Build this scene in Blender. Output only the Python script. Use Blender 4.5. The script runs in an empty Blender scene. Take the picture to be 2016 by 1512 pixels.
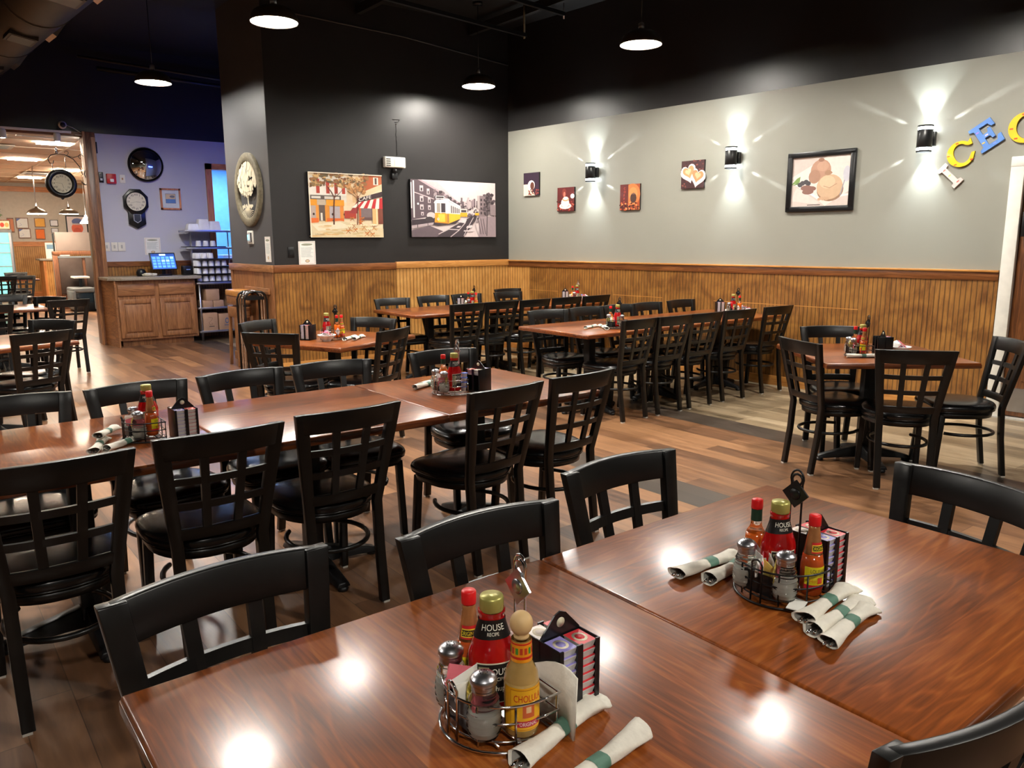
import bpy, bmesh, math, random
from mathutils import Vector, Matrix
from math import sin, cos, pi, radians as R

# ------------------------------------------------------------------ camera, light, exposure
scn = bpy.context.scene
COL = scn.collection
scn.view_settings.view_transform = 'Standard'
scn.view_settings.look = 'None'
scn.view_settings.gamma = 1.0
scn.view_settings.use_curve_mapping = False
scn.view_settings.exposure = 0.5
LAMP_E = 270.0        # emission strength of each pendant bulb
SPOT_W = 16.0        # sconce beam power
FAR_E = 85.0          # ceiling panels of the front room
KIT_E = 30.0  # emission of the added panel over the kitchen

_A = R(52.05); _p = R(10.4); _r = R(0.256)
def c2w(v): return Vector((v[0]*sin(_A)+v[1]*cos(_A), -v[0]*cos(_A)+v[1]*sin(_A), v[2]))
_F = Vector((0, cos(_p), -sin(_p))); _R0 = Vector((1, 0, 0)); _D0 = _F.cross(_R0)
_Rt = cos(_r)*_R0+sin(_r)*_D0; _D = -sin(_r)*_R0+cos(_r)*_D0
cam_d = bpy.data.cameras.new('camera'); cam = bpy.data.objects.new('camera', cam_d); COL.objects.link(cam)
cam_d.sensor_width = 36; cam_d.lens = 1531/2016*36; cam_d.clip_start = 0.05; cam_d.clip_end = 200
m = Matrix.Identity(4)
for i, v in enumerate((c2w(_Rt), c2w(-_D), c2w(-_F))):
    for k in range(3): m[k][i] = v[k]
m[2][3] = 1.5
cam.matrix_world = m
scn.camera = cam
w = bpy.data.worlds.new('World'); scn.world = w; w.use_nodes = True
w.node_tree.nodes['Background'].inputs[0].default_value = (1, .95, .9, 1)
w.node_tree.nodes['Background'].inputs[1].default_value = 0.03

# ------------------------------------------------------------------ helpers
def s2l(c):
    return tuple(((x/255)/12.92 if x/255 <= .04045 else ((x/255+.055)/1.055)**2.4) for x in c)+(1,)

class MB:
    def __init__(s): s.v = []; s.f = []; s.m = []; s.c = []; s.col = (1, 1, 1, 1); s.cur = 0; s.sm = []; s.smooth = False
    def face(s, idx): s.f.append(idx); s.m.append(s.cur); s.c.append(s.col); s.sm.append(s.smooth)
    def add(s, vs, fs):
        b = len(s.v); s.v += [tuple(v) for v in vs]
        for f in fs: s.face([b+i for i in f])
        return s
    def box(s, x, y, z, sx, sy, sz, rot=0):   # centre x,y; z is the bottom
        c, n = cos(rot), sin(rot); vs = []
        for k in (0, sz):
            for (a, b) in ((-1, -1), (1, -1), (1, 1), (-1, 1)):
                px, py = a*sx/2, b*sy/2
                vs.append((x+px*c-py*n, y+px*n+py*c, z+k))
        return s.add(vs, [(3, 2, 1, 0), (4, 5, 6, 7), (0, 1, 5, 4), (1, 2, 6, 5), (2, 3, 7, 6), (3, 0, 4, 7)])
    def hexa(s, lo, hi):                     # lo, hi: four points each
        return s.add(list(lo)+list(hi), [(3, 2, 1, 0), (4, 5, 6, 7), (0, 1, 5, 4), (1, 2, 6, 5), (2, 3, 7, 6), (3, 0, 4, 7)])
    def rings(s, rings, cap=True, closed=True):
        n = len(rings[0]); b = len(s.v)
        for r in rings: s.v += [tuple(p) for p in r]
        for i in range(len(rings)-1):
            for j in range(n if closed else n-1):
                k = (j+1) % n
                s.face([b+i*n+j, b+i*n+k, b+(i+1)*n+k, b+(i+1)*n+j])
        if cap:
            s.face([b+j for j in range(n)][::-1]); s.face([b+(len(rings)-1)*n+j for j in range(n)])
        return s
    def lathe(s, prof, seg=24, x=0, y=0, z=0, sx=1, sy=1, cap=True, a0=0, a1=2*pi):
        full = abs(a1-a0-2*pi) < 1e-6
        n = seg if full else seg+1
        rs = [[(x+sx*max(r, 1e-5)*cos(a0+(a1-a0)*j/seg), y+sy*max(r, 1e-5)*sin(a0+(a1-a0)*j/seg), z+h) for j in range(n)] for r, h in prof]
        o = s.smooth; s.smooth = True; s.rings(rs, cap=cap and full, closed=full); s.smooth = o
        return s
    def tube(s, pts, r, seg=8, closed=False):
        pts = [Vector(p) for p in pts]; n = len(pts); rs = []; up = None
        for i, p in enumerate(pts):
            if closed: t = (pts[(i+1) % n]-pts[i-1])
            else: t = (pts[min(i+1, n-1)]-pts[max(i-1, 0)])
            t.normalize()
            if up is None: up = t.orthogonal().normalized()
            up = (up-t*up.dot(t)).normalized(); sd = t.cross(up)
            rr = r[i] if isinstance(r, (list, tuple)) else r
            rs.append([p+up*rr*cos(2*pi*j/seg)+sd*rr*sin(2*pi*j/seg) for j in range(seg)])
        if closed: rs.append(rs[0])
        o = s.smooth; s.smooth = True; s.rings(rs, cap=not closed); s.smooth = o
        return s
    def sweep(s, pts, wvec, hw, hh, nvec=None):   # rectangular bar along pts; wvec = 'up' direction with half height hh, hw = half thickness along normal
        pts = [Vector(p) for p in pts]; n = len(pts); rs = []; wv = Vector(wvec).normalized()
        for i, p in enumerate(pts):
            t = (pts[min(i+1, n-1)]-pts[max(i-1, 0)]).normalized(); nn = t.cross(wv).normalized()
            if nvec: nn = Vector(nvec)
            rs.append([p+nn*hw+wv*hh, p-nn*hw+wv*hh, p-nn*hw-wv*hh, p+nn*hw-wv*hh])
        return s.rings(rs)
    def prism(s, poly, z0, z1):
        n = len(poly)
        vs = [(x, y, z0) for x, y in poly]+[(x, y, z1) for x, y in poly]
        return s.add(vs, [tuple(range(n))[::-1], tuple(range(n, 2*n))]+[(i, (i+1) % n, n+(i+1) % n, n+i) for i in range(n)])
    def sphere(s, x, y, z, r, seg=16, rz=1):
        return s.lathe([(r*sin(pi*i/10), -r*cos(pi*i/10)*rz) for i in range(11)], seg, x, y, z)
    def build(s, name, mat, parent=None, bevel=0, seg=2, loc=None, rot=None, kind=None):
        me = bpy.data.meshes.new(name); me.from_pydata(s.v, [], s.f); me.update()
        mats = mat if isinstance(mat, (list, tuple)) else [mat]
        for x in mats: me.materials.append(x)
        me.polygons.foreach_set('material_index', s.m); me.polygons.foreach_set('use_smooth', s.sm)
        if len(set(s.c)) > 1 or s.c and s.c[0] != (1, 1, 1, 1):
            a = me.color_attributes.new('Col', 'FLOAT_COLOR', 'CORNER'); d = []
            for p in me.polygons: d += list(s.c[p.index])*p.loop_total
            a.data.foreach_set('color', d)
        if bevel:
            bm = bmesh.new(); bm.from_mesh(me)
            es = [e for e in bm.edges if len(e.link_faces) == 2 and e.calc_face_angle(0) > R(35)]
            bmesh.ops.bevel(bm, geom=es, offset=bevel, segments=seg, profile=.5, affect='EDGES', clamp_overlap=True)
            bmesh.ops.recalc_face_normals(bm, faces=bm.faces)
            for f in bm.faces: f.smooth = True
            bm.to_mesh(me); bm.free()
            try: me.set_sharp_from_angle(angle=R(40))
            except Exception: pass
        o = bpy.data.objects.new(name, me); COL.objects.link(o)
        if parent: o.parent = parent
        if loc is not None: o.location = loc
        if rot is not None: o.rotation_euler = rot if isinstance(rot, tuple) else (0, 0, rot)
        if kind: o['kind'] = kind
        return o

def empty(name, label, cat, loc=(0, 0, 0), rz=0, group=None):
    o = bpy.data.objects.new(name, None); COL.objects.link(o); o.location = loc
    o.rotation_euler = rz if isinstance(rz, tuple) else (0, 0, rz)
    o.empty_display_size = .05
    return tag(o, label, cat, group)
def tag(o, label, cat, group=None, kind=None):
    o['label'] = label; o['category'] = cat
    if group: o['group'] = group
    if kind: o['kind'] = kind
    return o
def dup(root, loc, rz=0, label=None, group=None, drop=()):
    r = root.copy(); COL.objects.link(r); r.location = loc
    r.rotation_euler = rz if isinstance(rz, tuple) else (0, 0, rz)
    if label: r['label'] = label
    if group: r['group'] = group
    for ch in list(root.children):
        if ch.name.split('.')[0] in drop: continue
        c = ch.copy(); COL.objects.link(c); c.parent = r
        for g in ch.children:
            d = g.copy(); COL.objects.link(d); d.parent = c
    return r

# ------------------------------------------------------------------ materials
class NT:
    def __init__(s, name):
        s.m = bpy.data.materials.new(name); s.m.use_nodes = True; s.t = s.m.node_tree; s.b = s.t.nodes['Principled BSDF']
    def n(s, typ, **kw):
        x = s.t.nodes.new(typ)
        for k, v in kw.items():
            if k in x.inputs: x.inputs[k].default_value = v
            else: setattr(x, k, v)
        return x
    def l(s, a, b): s.t.links.new(a, b)
    def math(s, op, a, b=None, c=None):
        x = s.t.nodes.new('ShaderNodeMath'); x.operation = op
        for i, v in enumerate((a, b, c)):
            if v is None: continue
            if isinstance(v, (int, float)): x.inputs[i].default_value = v
            else: s.l(v, x.inputs[i])
        return x.outputs[0]
    def ramp(s, fac, stops):
        x = s.t.nodes.new('ShaderNodeValToRGB'); e = x.color_ramp.elements
        while len(e) < len(stops): e.new(.5)
        for i, (p, c) in enumerate(stops): e[i].position = p; e[i].color = c
        s.l(fac, x.inputs[0]); return x.outputs[0]
    def mix(s, fac, a, b, mode='MIX'):
        x = s.t.nodes.new('ShaderNodeMix'); x.data_type = 'RGBA'; x.blend_type = mode
        for i, v in ((0, fac), (6, a), (7, b)):
            if isinstance(v, (int, float, tuple)): x.inputs[i].default_value = v
            else: s.l(v, x.inputs[i])
        return x.outputs[2]
    def bump(s, h, strength=.3, dist=.01):
        x = s.n('ShaderNodeBump'); x.inputs['Strength'].default_value = strength; x.inputs['Distance'].default_value = dist
        s.l(h, x.inputs['Height']); s.l(x.outputs[0], s.b.inputs['Normal'])

def mat(name, rgb, rough=.5, metal=0, coat=0, var=.06, scale=12, bump=0, trans=0, emit=0, alpha=1, ior=1.45, spec=.5):
    """rgb in 0-255 display values; a faint procedural mottling on every surface"""
    t = NT(name); b = t.b; c = s2l(rgb)
    b.inputs['Roughness'].default_value = rough; b.inputs['Metallic'].default_value = metal
    b.inputs['Coat Weight'].default_value = coat; b.inputs['Coat Roughness'].default_value = .08
    b.inputs['IOR'].default_value = ior; b.inputs['Specular IOR Level'].default_value = spec
    b.inputs['Transmission Weight'].default_value = trans; b.inputs['Alpha'].default_value = alpha
    tc = t.n('ShaderNodeTexCoord'); no = t.n('ShaderNodeTexNoise', Scale=scale, Detail=3.0)
    t.l(tc.outputs['Object'], no.inputs['Vector'])
    lo = tuple(max(0, x*(1-var)) for x in c[:3])+(1,); hi = tuple(min(1, x*(1+var)) for x in c[:3])+(1,)
    col = t.ramp(no.outputs[0], [(.3, lo), (.7, hi)]); t.l(col, b.inputs['Base Color'])
    if emit:
        t.l(col, b.inputs['Emission Color']); b.inputs['Emission Strength'].default_value = emit
    if bump: t.bump(no.outputs[0], bump, .005)
    return t.m

def wood(name, dark, light, axis='X', rough=.35, coat=.0, plank=0, scale=1.0, boards=True, sp=.5, crough=.12, streak=5.0):
    t = NT(name); b = t.b
    tc = t.n('ShaderNodeTexCoord'); sep = t.n('ShaderNodeSeparateXYZ'); t.l(tc.outputs['Object'], sep.inputs[0])
    o = {'X': 0, 'Y': 1, 'Z': 2}; a = o[axis]; u = sep.outputs[a]
    oth = [sep.outputs[i] for i in range(3) if i != a]
    off = 0
    if plank:
        cell = t.math('FLOOR', t.math('DIVIDE', oth[0], plank))
        wn = t.n('ShaderNodeTexWhiteNoise'); wn.noise_dimensions = '1D'; t.l(cell, wn.inputs['W'])
        off = t.math('MULTIPLY', wn.outputs['Value'], 7.3)
        u2 = t.math('ADD', u, off)
    else: u2 = u
    cb = t.n('ShaderNodeCombineXYZ'); t.l(t.math('MULTIPLY', u2, scale*.9), cb.inputs[0])
    t.l(t.math('MULTIPLY', oth[0], scale*11), cb.inputs[1]); t.l(t.math('MULTIPLY', oth[1], scale*11), cb.inputs[2])
    n1 = t.n('ShaderNodeTexNoise', Scale=1.6, Detail=4.0, Distortion=1.2); t.l(cb.outputs[0], n1.inputs['Vector'])
    rg = t.math('SINE', t.math('MULTIPLY', n1.outputs[0], 34*streak/5))
    n2 = t.n('ShaderNodeTexNoise', Scale=9.0, Detail=5.0); t.l(cb.outputs[0], n2.inputs['Vector'])
    f = t.math('ADD', t.math('MULTIPLY', rg, .12), t.math('ADD', t.math('MULTIPLY', n1.outputs[0], .7), t.math('MULTIPLY', n2.outputs[0], .3)))
    if plank: f = t.math('ADD', f, t.math('MULTIPLY', t.math('SUBTRACT', wn.outputs['Value'], .5), .26))
    col = t.ramp(f, [(.28, s2l(dark)), (.72, s2l(light))])
    t.l(col, b.inputs['Base Color'])
    b.inputs['Roughness'].default_value = rough; b.inputs['Coat Weight'].default_value = coat; b.inputs['Coat Roughness'].default_value = crough
    b.inputs['Specular IOR Level'].default_value = sp
    t.bump(n2.outputs[0], .06, .002)
    return t.m

def tabletop_mat(name, axis):
    t = NT(name); b = t.b
    tc = t.n('ShaderNodeTexCoord'); sep = t.n('ShaderNodeSeparateXYZ'); t.l(tc.outputs['Object'], sep.inputs[0])
    u, v = (sep.outputs[0], sep.outputs[1]) if axis == 'X' else (sep.outputs[1], sep.outputs[0])
    cell = t.math('FLOOR', t.math('DIVIDE', t.math('ADD', v, .45), .15))
    wn = t.n('ShaderNodeTexWhiteNoise'); wn.noise_dimensions = '1D'; t.l(cell, wn.inputs['W'])
    u2 = t.math('ADD', u, t.math('MULTIPLY', wn.outputs['Value'], 9.1))
    cb = t.n('ShaderNodeCombineXYZ'); t.l(t.math('MULTIPLY', u2, 1.3), cb.inputs[0]); t.l(t.math('MULTIPLY', v, 8), cb.inputs[1])
    t.l(wn.outputs['Value'], cb.inputs[2])
    n1 = t.n('ShaderNodeTexNoise', Scale=1.25, Detail=2.0, Distortion=.5); t.l(cb.outputs[0], n1.inputs['Vector'])
    rg = t.math('POWER', t.math('ABSOLUTE', t.math('SINE', t.math('MULTIPLY', n1.outputs[0], 30))), 7)
    cb2 = t.n('ShaderNodeCombineXYZ'); t.l(t.math('MULTIPLY', u2, 4), cb2.inputs[0]); t.l(t.math('MULTIPLY', v, 70), cb2.inputs[1])
    n2 = t.n('ShaderNodeTexNoise', Scale=2.0, Detail=4.0); t.l(cb2.outputs[0], n2.inputs['Vector'])
    n3 = t.n('ShaderNodeTexNoise', Scale=3.0, Detail=2.0); t.l(tc.outputs['Object'], n3.inputs['Vector'])
    f = t.math('ADD', t.math('MULTIPLY', rg, .13), t.math('ADD', t.math('MULTIPLY', n2.outputs[0], .45), t.math('MULTIPLY', n3.outputs[0], .35)))
    f = t.math('ADD', f, t.math('MULTIPLY', wn.outputs['Value'], .16))
    col = t.ramp(f, [(.28, s2l((78, 36, 10))), (.58, s2l((136, 70, 25))), (.95, s2l((180, 112, 52)))])
    t.l(col, b.inputs['Base Color'])
    b.inputs['Roughness'].default_value = .32; b.inputs['Specular IOR Level'].default_value = .22
    b.inputs['Coat Weight'].default_value = .5
    t.l(t.math('ADD', .10, t.math('MULTIPLY', n3.outputs[0], .16)), b.inputs['Coat Roughness'])
    t.bump(n2.outputs[0], .05, .001)
    return t.m

def floor_mat():
    t = NT('plank_floor'); b = t.b
    tc = t.n('ShaderNodeTexCoord'); sep = t.n('ShaderNodeSeparateXYZ'); t.l(tc.outputs['Object'], sep.inputs[0])
    x, y = sep.outputs[0], sep.outputs[1]
    row = t.math('FLOOR', t.math('DIVIDE', x, .15))
    wr = t.n('ShaderNodeTexWhiteNoise'); wr.noise_dimensions = '1D'; t.l(row, wr.inputs['W'])
    ys = t.math('ADD', y, t.math('MULTIPLY', wr.outputs['Value'], 3.1))
    cellf = t.math('DIVIDE', ys, 1.1); cl = t.math('FLOOR', cellf)
    cb = t.n('ShaderNodeCombineXYZ'); t.l(row, cb.inputs[0]); t.l(cl, cb.inputs[1])
    wn = t.n('ShaderNodeTexWhiteNoise'); wn.noise_dimensions = '2D'; t.l(cb.outputs[0], wn.inputs['Vector'])
    rnd = wn.outputs['Value']
    g = t.n('ShaderNodeCombineXYZ'); t.l(t.math('MULTIPLY', x, 15), g.inputs[0]); t.l(t.math('ADD', t.math('MULTIPLY', y, 1.6), t.math('MULTIPLY', rnd, 40)), g.inputs[1])
    n1 = t.n('ShaderNodeTexNoise', Scale=1.5, Detail=5.0, Distortion=.6); t.l(g.outputs[0], n1.inputs['Vector'])
    f = t.math('ADD', t.math('ADD', .08, t.math('MULTIPLY', n1.outputs[0], .6)), t.math('MULTIPLY', rnd, .38))
    brown = t.ramp(f, [(.3, s2l((76, 53, 38))), (.6, s2l((126, 88, 61))), (.85, s2l((162, 118, 82)))])
    grey = t.ramp(f, [(.3, s2l((92, 78, 60))), (.6, s2l((150, 130, 102))), (.85, s2l((186, 166, 136)))])
    dark = t.ramp(f, [(.3, s2l((52, 44, 38))), (.8, s2l((86, 74, 64)))])
    def band(lo, hi): return t.math('MULTIPLY', t.math('GREATER_THAN', x, lo), t.math('LESS_THAN', x, hi))
    col = t.mix(t.math('GREATER_THAN', x, 5.4), brown, grey)
    far = t.math('MULTIPLY', t.math('GREATER_THAN', x, 3.45), t.math('GREATER_THAN', y, 9.0))
    col = t.mix(far, col, grey)
    col = t.mix(band(5.1, 5.4), col, dark); col = t.mix(band(3.45, 3.75), col, dark)
    # seams
    fr = t.math('FRACT', t.math('DIVIDE', x, .15)); fy = t.math('FRACT', cellf)
    seam = t.math('MAXIMUM', t.math('LESS_THAN', fr, .02), t.math('LESS_THAN', fy, .003))
    col = t.mix(t.math('MULTIPLY', seam, .6), col, s2l((40, 28, 20)))
    t.l(col, b.inputs['Base Color'])
    t.l(t.math('ADD', .24, t.math('MULTIPLY', n1.outputs[0], .16)), b.inputs['Roughness'])
    t.bump(t.math('SUBTRACT', t.math('MULTIPLY', n1.outputs[0], .15), seam), .08, .002)
    return t.m

def bead_mat(name, axis, dark, light, pitch=.042):
    t = NT(name); b = t.b
    tc = t.n('ShaderNodeTexCoord'); sep = t.n('ShaderNodeSeparateXYZ'); t.l(tc.outputs['Object'], sep.inputs[0])
    u = sep.outputs[0] if axis == 'X' else sep.outputs[1]; z = sep.outputs[2]
    fr = t.math('FRACT', t.math('DIVIDE', u, pitch)); d = t.math('ABSOLUTE', t.math('SUBTRACT', fr, .5))
    groove = t.math('GREATER_THAN', d, .39)
    cell = t.math('FLOOR', t.math('DIVIDE', u, pitch))
    g = t.n('ShaderNodeCombineXYZ'); t.l(t.math('MULTIPLY', u, 26), g.inputs[0]); t.l(t.math('ADD', t.math('MULTIPLY', z, 3.5), t.math('MULTIPLY', cell, 3.7)), g.inputs[1])
    n1 = t.n('ShaderNodeTexNoise', Scale=1.6, Detail=4.0, Distortion=.8); t.l(g.outputs[0], n1.inputs['Vector'])
    n2 = t.n('ShaderNodeTexNoise', Scale=3.4, Detail=6.0, Distortion=1.0); t.l(tc.outputs['Object'], n2.inputs['Vector'])
    f = t.math('ADD', t.math('MULTIPLY', n1.outputs[0], .42), t.math('MULTIPLY', n2.outputs[0], .58))
    col = t.ramp(f, [(.36, s2l(dark)), (.66, s2l(light))])
    col = t.mix(t.math('MULTIPLY', groove, .62), col, s2l(tuple(c*.34 for c in dark)))
    t.l(col, b.inputs['Base Color']); b.inputs['Roughness'].default_value = .38
    t.bump(t.math('SUBTRACT', 1.0, groove), .35, .004)
    return t.m

def art_mat(name, rough=.6, noise=.10, emit=0, coat=0):
    t = NT(name); b = t.b
    at = t.n('ShaderNodeAttribute'); at.attribute_name = 'Col'
    tc = t.n('ShaderNodeTexCoord'); no = t.n('ShaderNodeTexNoise', Scale=28.0, Detail=5.0); t.l(tc.outputs['Object'], no.inputs['Vector'])
    k = t.math('ADD', 1-noise, t.math('MULTIPLY', no.outputs[0], 2*noise))
    cb = t.n('ShaderNodeCombineXYZ')
    for i in range(3): t.l(k, cb.inputs[i])
    col = t.mix(1.0, at.outputs['Color'], cb.outputs[0], 'MULTIPLY')
    t.l(col, b.inputs['Base Color']); b.inputs['Roughness'].default_value = rough; b.inputs['Coat Weight'].default_value = coat
    if emit: t.l(col, b.inputs['Emission Color']); b.inputs['Emission Strength'].default_value = emit
    return t.m

M = dict(
 top_x=tabletop_mat('stained_tabletop_long', 'X'), top_y=tabletop_mat('stained_tabletop_cross', 'Y'),
 top_edge=wood('table_edge', (70, 28, 10), (128, 66, 26), 'X', .3, .5),
 floor=floor_mat(),
 chair=mat('black_powder_coat', (13, 12, 11), .34, var=.12, scale=30, spec=.5),
 vinyl=mat('black_vinyl', (12, 12, 13), .26, coat=.15, var=.15, scale=20, bump=.05),
 iron=mat('black_iron', (24, 24, 25), .42, bump=.1, scale=60),
 glide=mat('white_glide', (190, 185, 175), .5),
 black_wall=mat('black_wall_paint', (36, 34, 34), .38, var=.07, scale=3, bump=.04),
 grey_wall=mat('greige_wall_paint', (144, 143, 133), .55, var=.02, scale=2),
 blue_wall=mat('blue_grey_paint', (192, 192, 206), .55, var=.02, scale=2),
 pillar=mat('charcoal_paint', (74, 74, 76), .5, var=.05, scale=3),
 ceil=mat('black_ceiling_paint', (20, 20, 21), .7),
 bead_x=bead_mat('beadboard_stained', 'X', (102, 62, 24), (164, 114, 54)),
 bead_xl=bead_mat('beadboard_light_oak', 'X', (170, 116, 56), (208, 156, 88), .05),
 bead_y=bead_mat('beadboard_stained_side', 'Y', (102, 62, 24), (164, 114, 54)),
 bead_yl=bead_mat('beadboard_light_oak_side', 'Y', (170, 116, 56), (208, 156, 88), .05),
 cap=wood('dark_oak_cap', (92, 50, 22), (136, 82, 42), 'X', .35), cap_y=wood('dark_oak_cap_side', (92, 50, 22), (136, 82, 42), 'Y', .35),
 cap_l=wood('light_oak_cap', (172, 112, 52), (206, 148, 80), 'X', .35),
 oak_z=wood('oak_upright', (116, 74, 44), (172, 118, 74), 'Z', .4), oak_x=wood('oak_rail', (116, 74, 44), (172, 118, 74), 'X', .4),
 oak_y=wood('oak_side', (116, 74, 44), (172, 118, 74), 'Y', .4),
 post=wood('stained_post', (84, 50, 32), (132, 86, 58), 'Z', .35),
 honey=wood('honey_trim', (166, 98, 46), (212, 138, 76), 'Z', .4), honey_x=wood('honey_trim_rail', (166, 98, 46), (212, 138, 76), 'X', .4),
 door=wood('dark_door', (84, 46, 20), (126, 76, 38), 'Z', .35),
 white=mat('white_paint', (226, 222, 212), .45), steel=mat('brushed_steel', (190, 190, 195), .3, 1.0),
 chrome=mat('chrome', (225, 225, 228), .1, 1.0, var=.02), blackm=mat('black_metal', (22, 22, 23), .35),
 blackp=mat('black_plastic', (20, 20, 22), .3), paper=mat('paper', (232, 230, 222), .7),
 napkin=mat('paper_napkin', (226, 220, 206), .8, bump=.25, scale=60), band=mat('green_band', (88, 126, 108), .6),
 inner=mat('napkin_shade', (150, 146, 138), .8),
 ketchup=mat('ketchup', (176, 14, 16), .12, coat=.8, var=.1), gold=mat('gold_cap', (176, 168, 92), .35, .4),
 redcap=mat('red_cap', (220, 30, 32), .35), hots=mat('hot_sauce', (176, 74, 28), .15, coat=.7, var=.12, scale=30),
 hotg=mat('sauce_stained_glass', (190, 128, 78), .15, coat=.6, var=.2, scale=40, trans=.35),
 tab=mat('orange_sauce', (214, 96, 22), .12, coat=.8), glass=mat('clear_glass', (245, 250, 248), .03, trans=1.0, var=0, ior=1.45),
 chol=mat('pale_sauce_glass', (196, 158, 92), .12, coat=.8, var=.18, scale=30, trans=.3),
 salt=mat('salt', (205, 200, 190), .8), pepper=mat('pepper', (120, 108, 94), .8, var=.4, scale=300),
 ball=mat('turned_wood_ball', (214, 178, 124), .55), art=art_mat('printed_art'), label=art_mat('printed_label', .4, .04),
 tubw=mat('jam_tub_plastic', (214, 214, 210), .25, trans=.15), bowl=mat('white_china', (232, 230, 226), .15, coat=.5),
 mirror=mat('mirror', (235, 238, 240), .02, 1.0, var=0), screen=art_mat('lit_screen', .3, 0, 2.2),
 rust=mat('worn_wood_ring', (112, 104, 84), .7, var=.3, scale=25, bump=.2), cream=mat('cut_tree_cream', (226, 216, 186), .6),
 bulb=mat('pendant_bulb', (255, 249, 239), .5, emit=LAMP_E, var=0), shade_in=mat('shade_inner_white', (245, 243, 236), .5),
 shade=mat('bronze_shade', (96, 84, 70), .3, .75), panel=mat('ceiling_panel_light', (255, 238, 214), .5, emit=FAR_E, var=0),
 kpanel=mat('added_kitchen_glow', (150, 190, 255), .5, emit=KIT_E, var=0), bpanel=mat('added_blue_tint', (70, 100, 255), .5, emit=15, var=0),  # glow of two added, unseen panels that cast blue light
 tile=mat('ceiling_tile', (214, 180, 150), .8, var=.05, scale=40, bump=.1), grid=mat('tile_grid', (236, 214, 186), .6),
 farwall=mat('front_room_wall', (190, 182, 170), .6), lens=mat('sconce_lens', (240, 250, 255), .3, emit=30, var=0),
 red=mat('alarm_red', (190, 26, 34), .4), card=mat('cardboard', (176, 140, 112), .8), foam=mat('foam_white', (236, 236, 240), .6),
 booth=mat('booth_vinyl', (66, 54, 48), .35, var=.1), greyv=mat('grey_vinyl', (104, 106, 106), .35),
 plant=mat('leaf_green', (74, 92, 58), .6, var=.3), dust=mat('duct_metal', (58, 54, 48), .5, .6, var=.15, scale=6),
 yellow=mat('letter_yellow', (236, 196, 24), .45), blue=mat('letter_blue', (92, 138, 210), .45), pinkw=mat('letter_white', (222, 206, 200), .5),
 teal=mat('cooler_glow', (120, 206, 198), .3, emit=.7, var=.1), counter=mat('stone_top', (150, 140, 124), .3, var=.3, scale=90),
 cord=mat('cord_white', (206, 202, 196), .5), kwall=mat('kitchen_blue_wall', (124, 178, 224), .6), clockf=mat('clock_face', (214, 206, 178), .5),
)

_tx = {}
def glyphs(txt):
    """flat triangles of a string, height about 1, starting at x=0"""
    if txt not in _tx:
        cu = bpy.data.curves.new('t', 'FONT'); cu.body = txt; cu.resolution_u = 3; o = bpy.data.objects.new('t', cu); COL.objects.link(o)
        dg = bpy.context.evaluated_depsgraph_get(); me = bpy.data.meshes.new_from_object(o.evaluated_get(dg))
        vs = [tuple(v.co) for v in me.vertices]; fs = [tuple(p.vertices) for p in me.polygons]
        bpy.data.objects.remove(o); bpy.data.meshes.remove(me)
        x0 = min(v[0] for v in vs); x1 = max(v[0] for v in vs); y0 = min(v[1] for v in vs); y1 = max(v[1] for v in vs)
        _tx[txt] = ([((v[0]-x0)/(y1-y0), (v[1]-y0)/(y1-y0)) for v in vs], fs, (x1-x0)/(y1-y0))
    return _tx[txt]

class Art:
    """flat print of size w x h in its own X-Z plane, looking towards -Y; colours are display rgb"""
    def __init__(s, w, h): s.w = w; s.h = h; s.k = 0; s.b = MB()
    def P(s, x, y): return (x*s.w-s.w/2, -.0004-.00025*s.k, y*s.h-s.h/2)
    def poly(s, rgb, pts):
        s.k += .12; s.b.col = s2l(rgb); n = len(s.b.v)
        s.b.v += [s.P(x, y) for x, y in pts]; s.b.face(list(range(n, n+len(pts)))); return s
    def rect(s, rgb, x0, y0, x1, y1): return s.poly(rgb, [(x0, y0), (x1, y0), (x1, y1), (x0, y1)])
    def blob(s, rgb, x, y, rx, ry=None, n=12, jit=0, rnd=random):
        ry = ry if ry is not None else rx*s.w/s.h
        return s.poly(rgb, [(x+rx*(1+jit*rnd.uniform(-1, 1))*cos(2*pi*i/n), y+ry*(1+jit*rnd.uniform(-1, 1))*sin(2*pi*i/n)) for i in range(n)])
    def line(s, rgb, pts, t=.01, t2=None):
        t2 = t if t2 is None else t2; n = len(pts); asp = s.w/s.h
        for i in range(n-1):
            (x0, y0), (x1, y1) = pts[i], pts[i+1]; dx, dy = (x1-x0)*s.w, (y1-y0)*s.h; L = math.hypot(dx, dy) or 1
            a = t+(t2-t)*i/max(1, n-1); b = t+(t2-t)*(i+1)/max(1, n-1)
            nx, ny = -dy/L, dx/L
            s.poly(rgb, [(x0+nx*a/2, y0+ny*a/2*asp), (x0-nx*a/2, y0-ny*a/2*asp), (x1-nx*b/2, y1-ny*b/2*asp), (x1+nx*b/2, y1+ny*b/2*asp)])
        return s
    def text(s, rgb, txt, x, y, size, wscale=1, slope=0):
        vs, fs, wd = glyphs(txt); s.k += .12; s.b.col = s2l(rgb); n = len(s.b.v)
        for (a, c) in vs:
            px = x+a*size*wscale*s.h/s.w; s.b.v.append(s.P(px, y+c*size+slope*(px-x)))
        for f in fs: s.b.face([n+i for i in f])
        return s
    def build(s, name, parent, loc=(0, 0, 0), mat_='art', rot=None): return s.b.build(name, M[mat_], parent, loc=loc, rot=rot)

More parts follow.
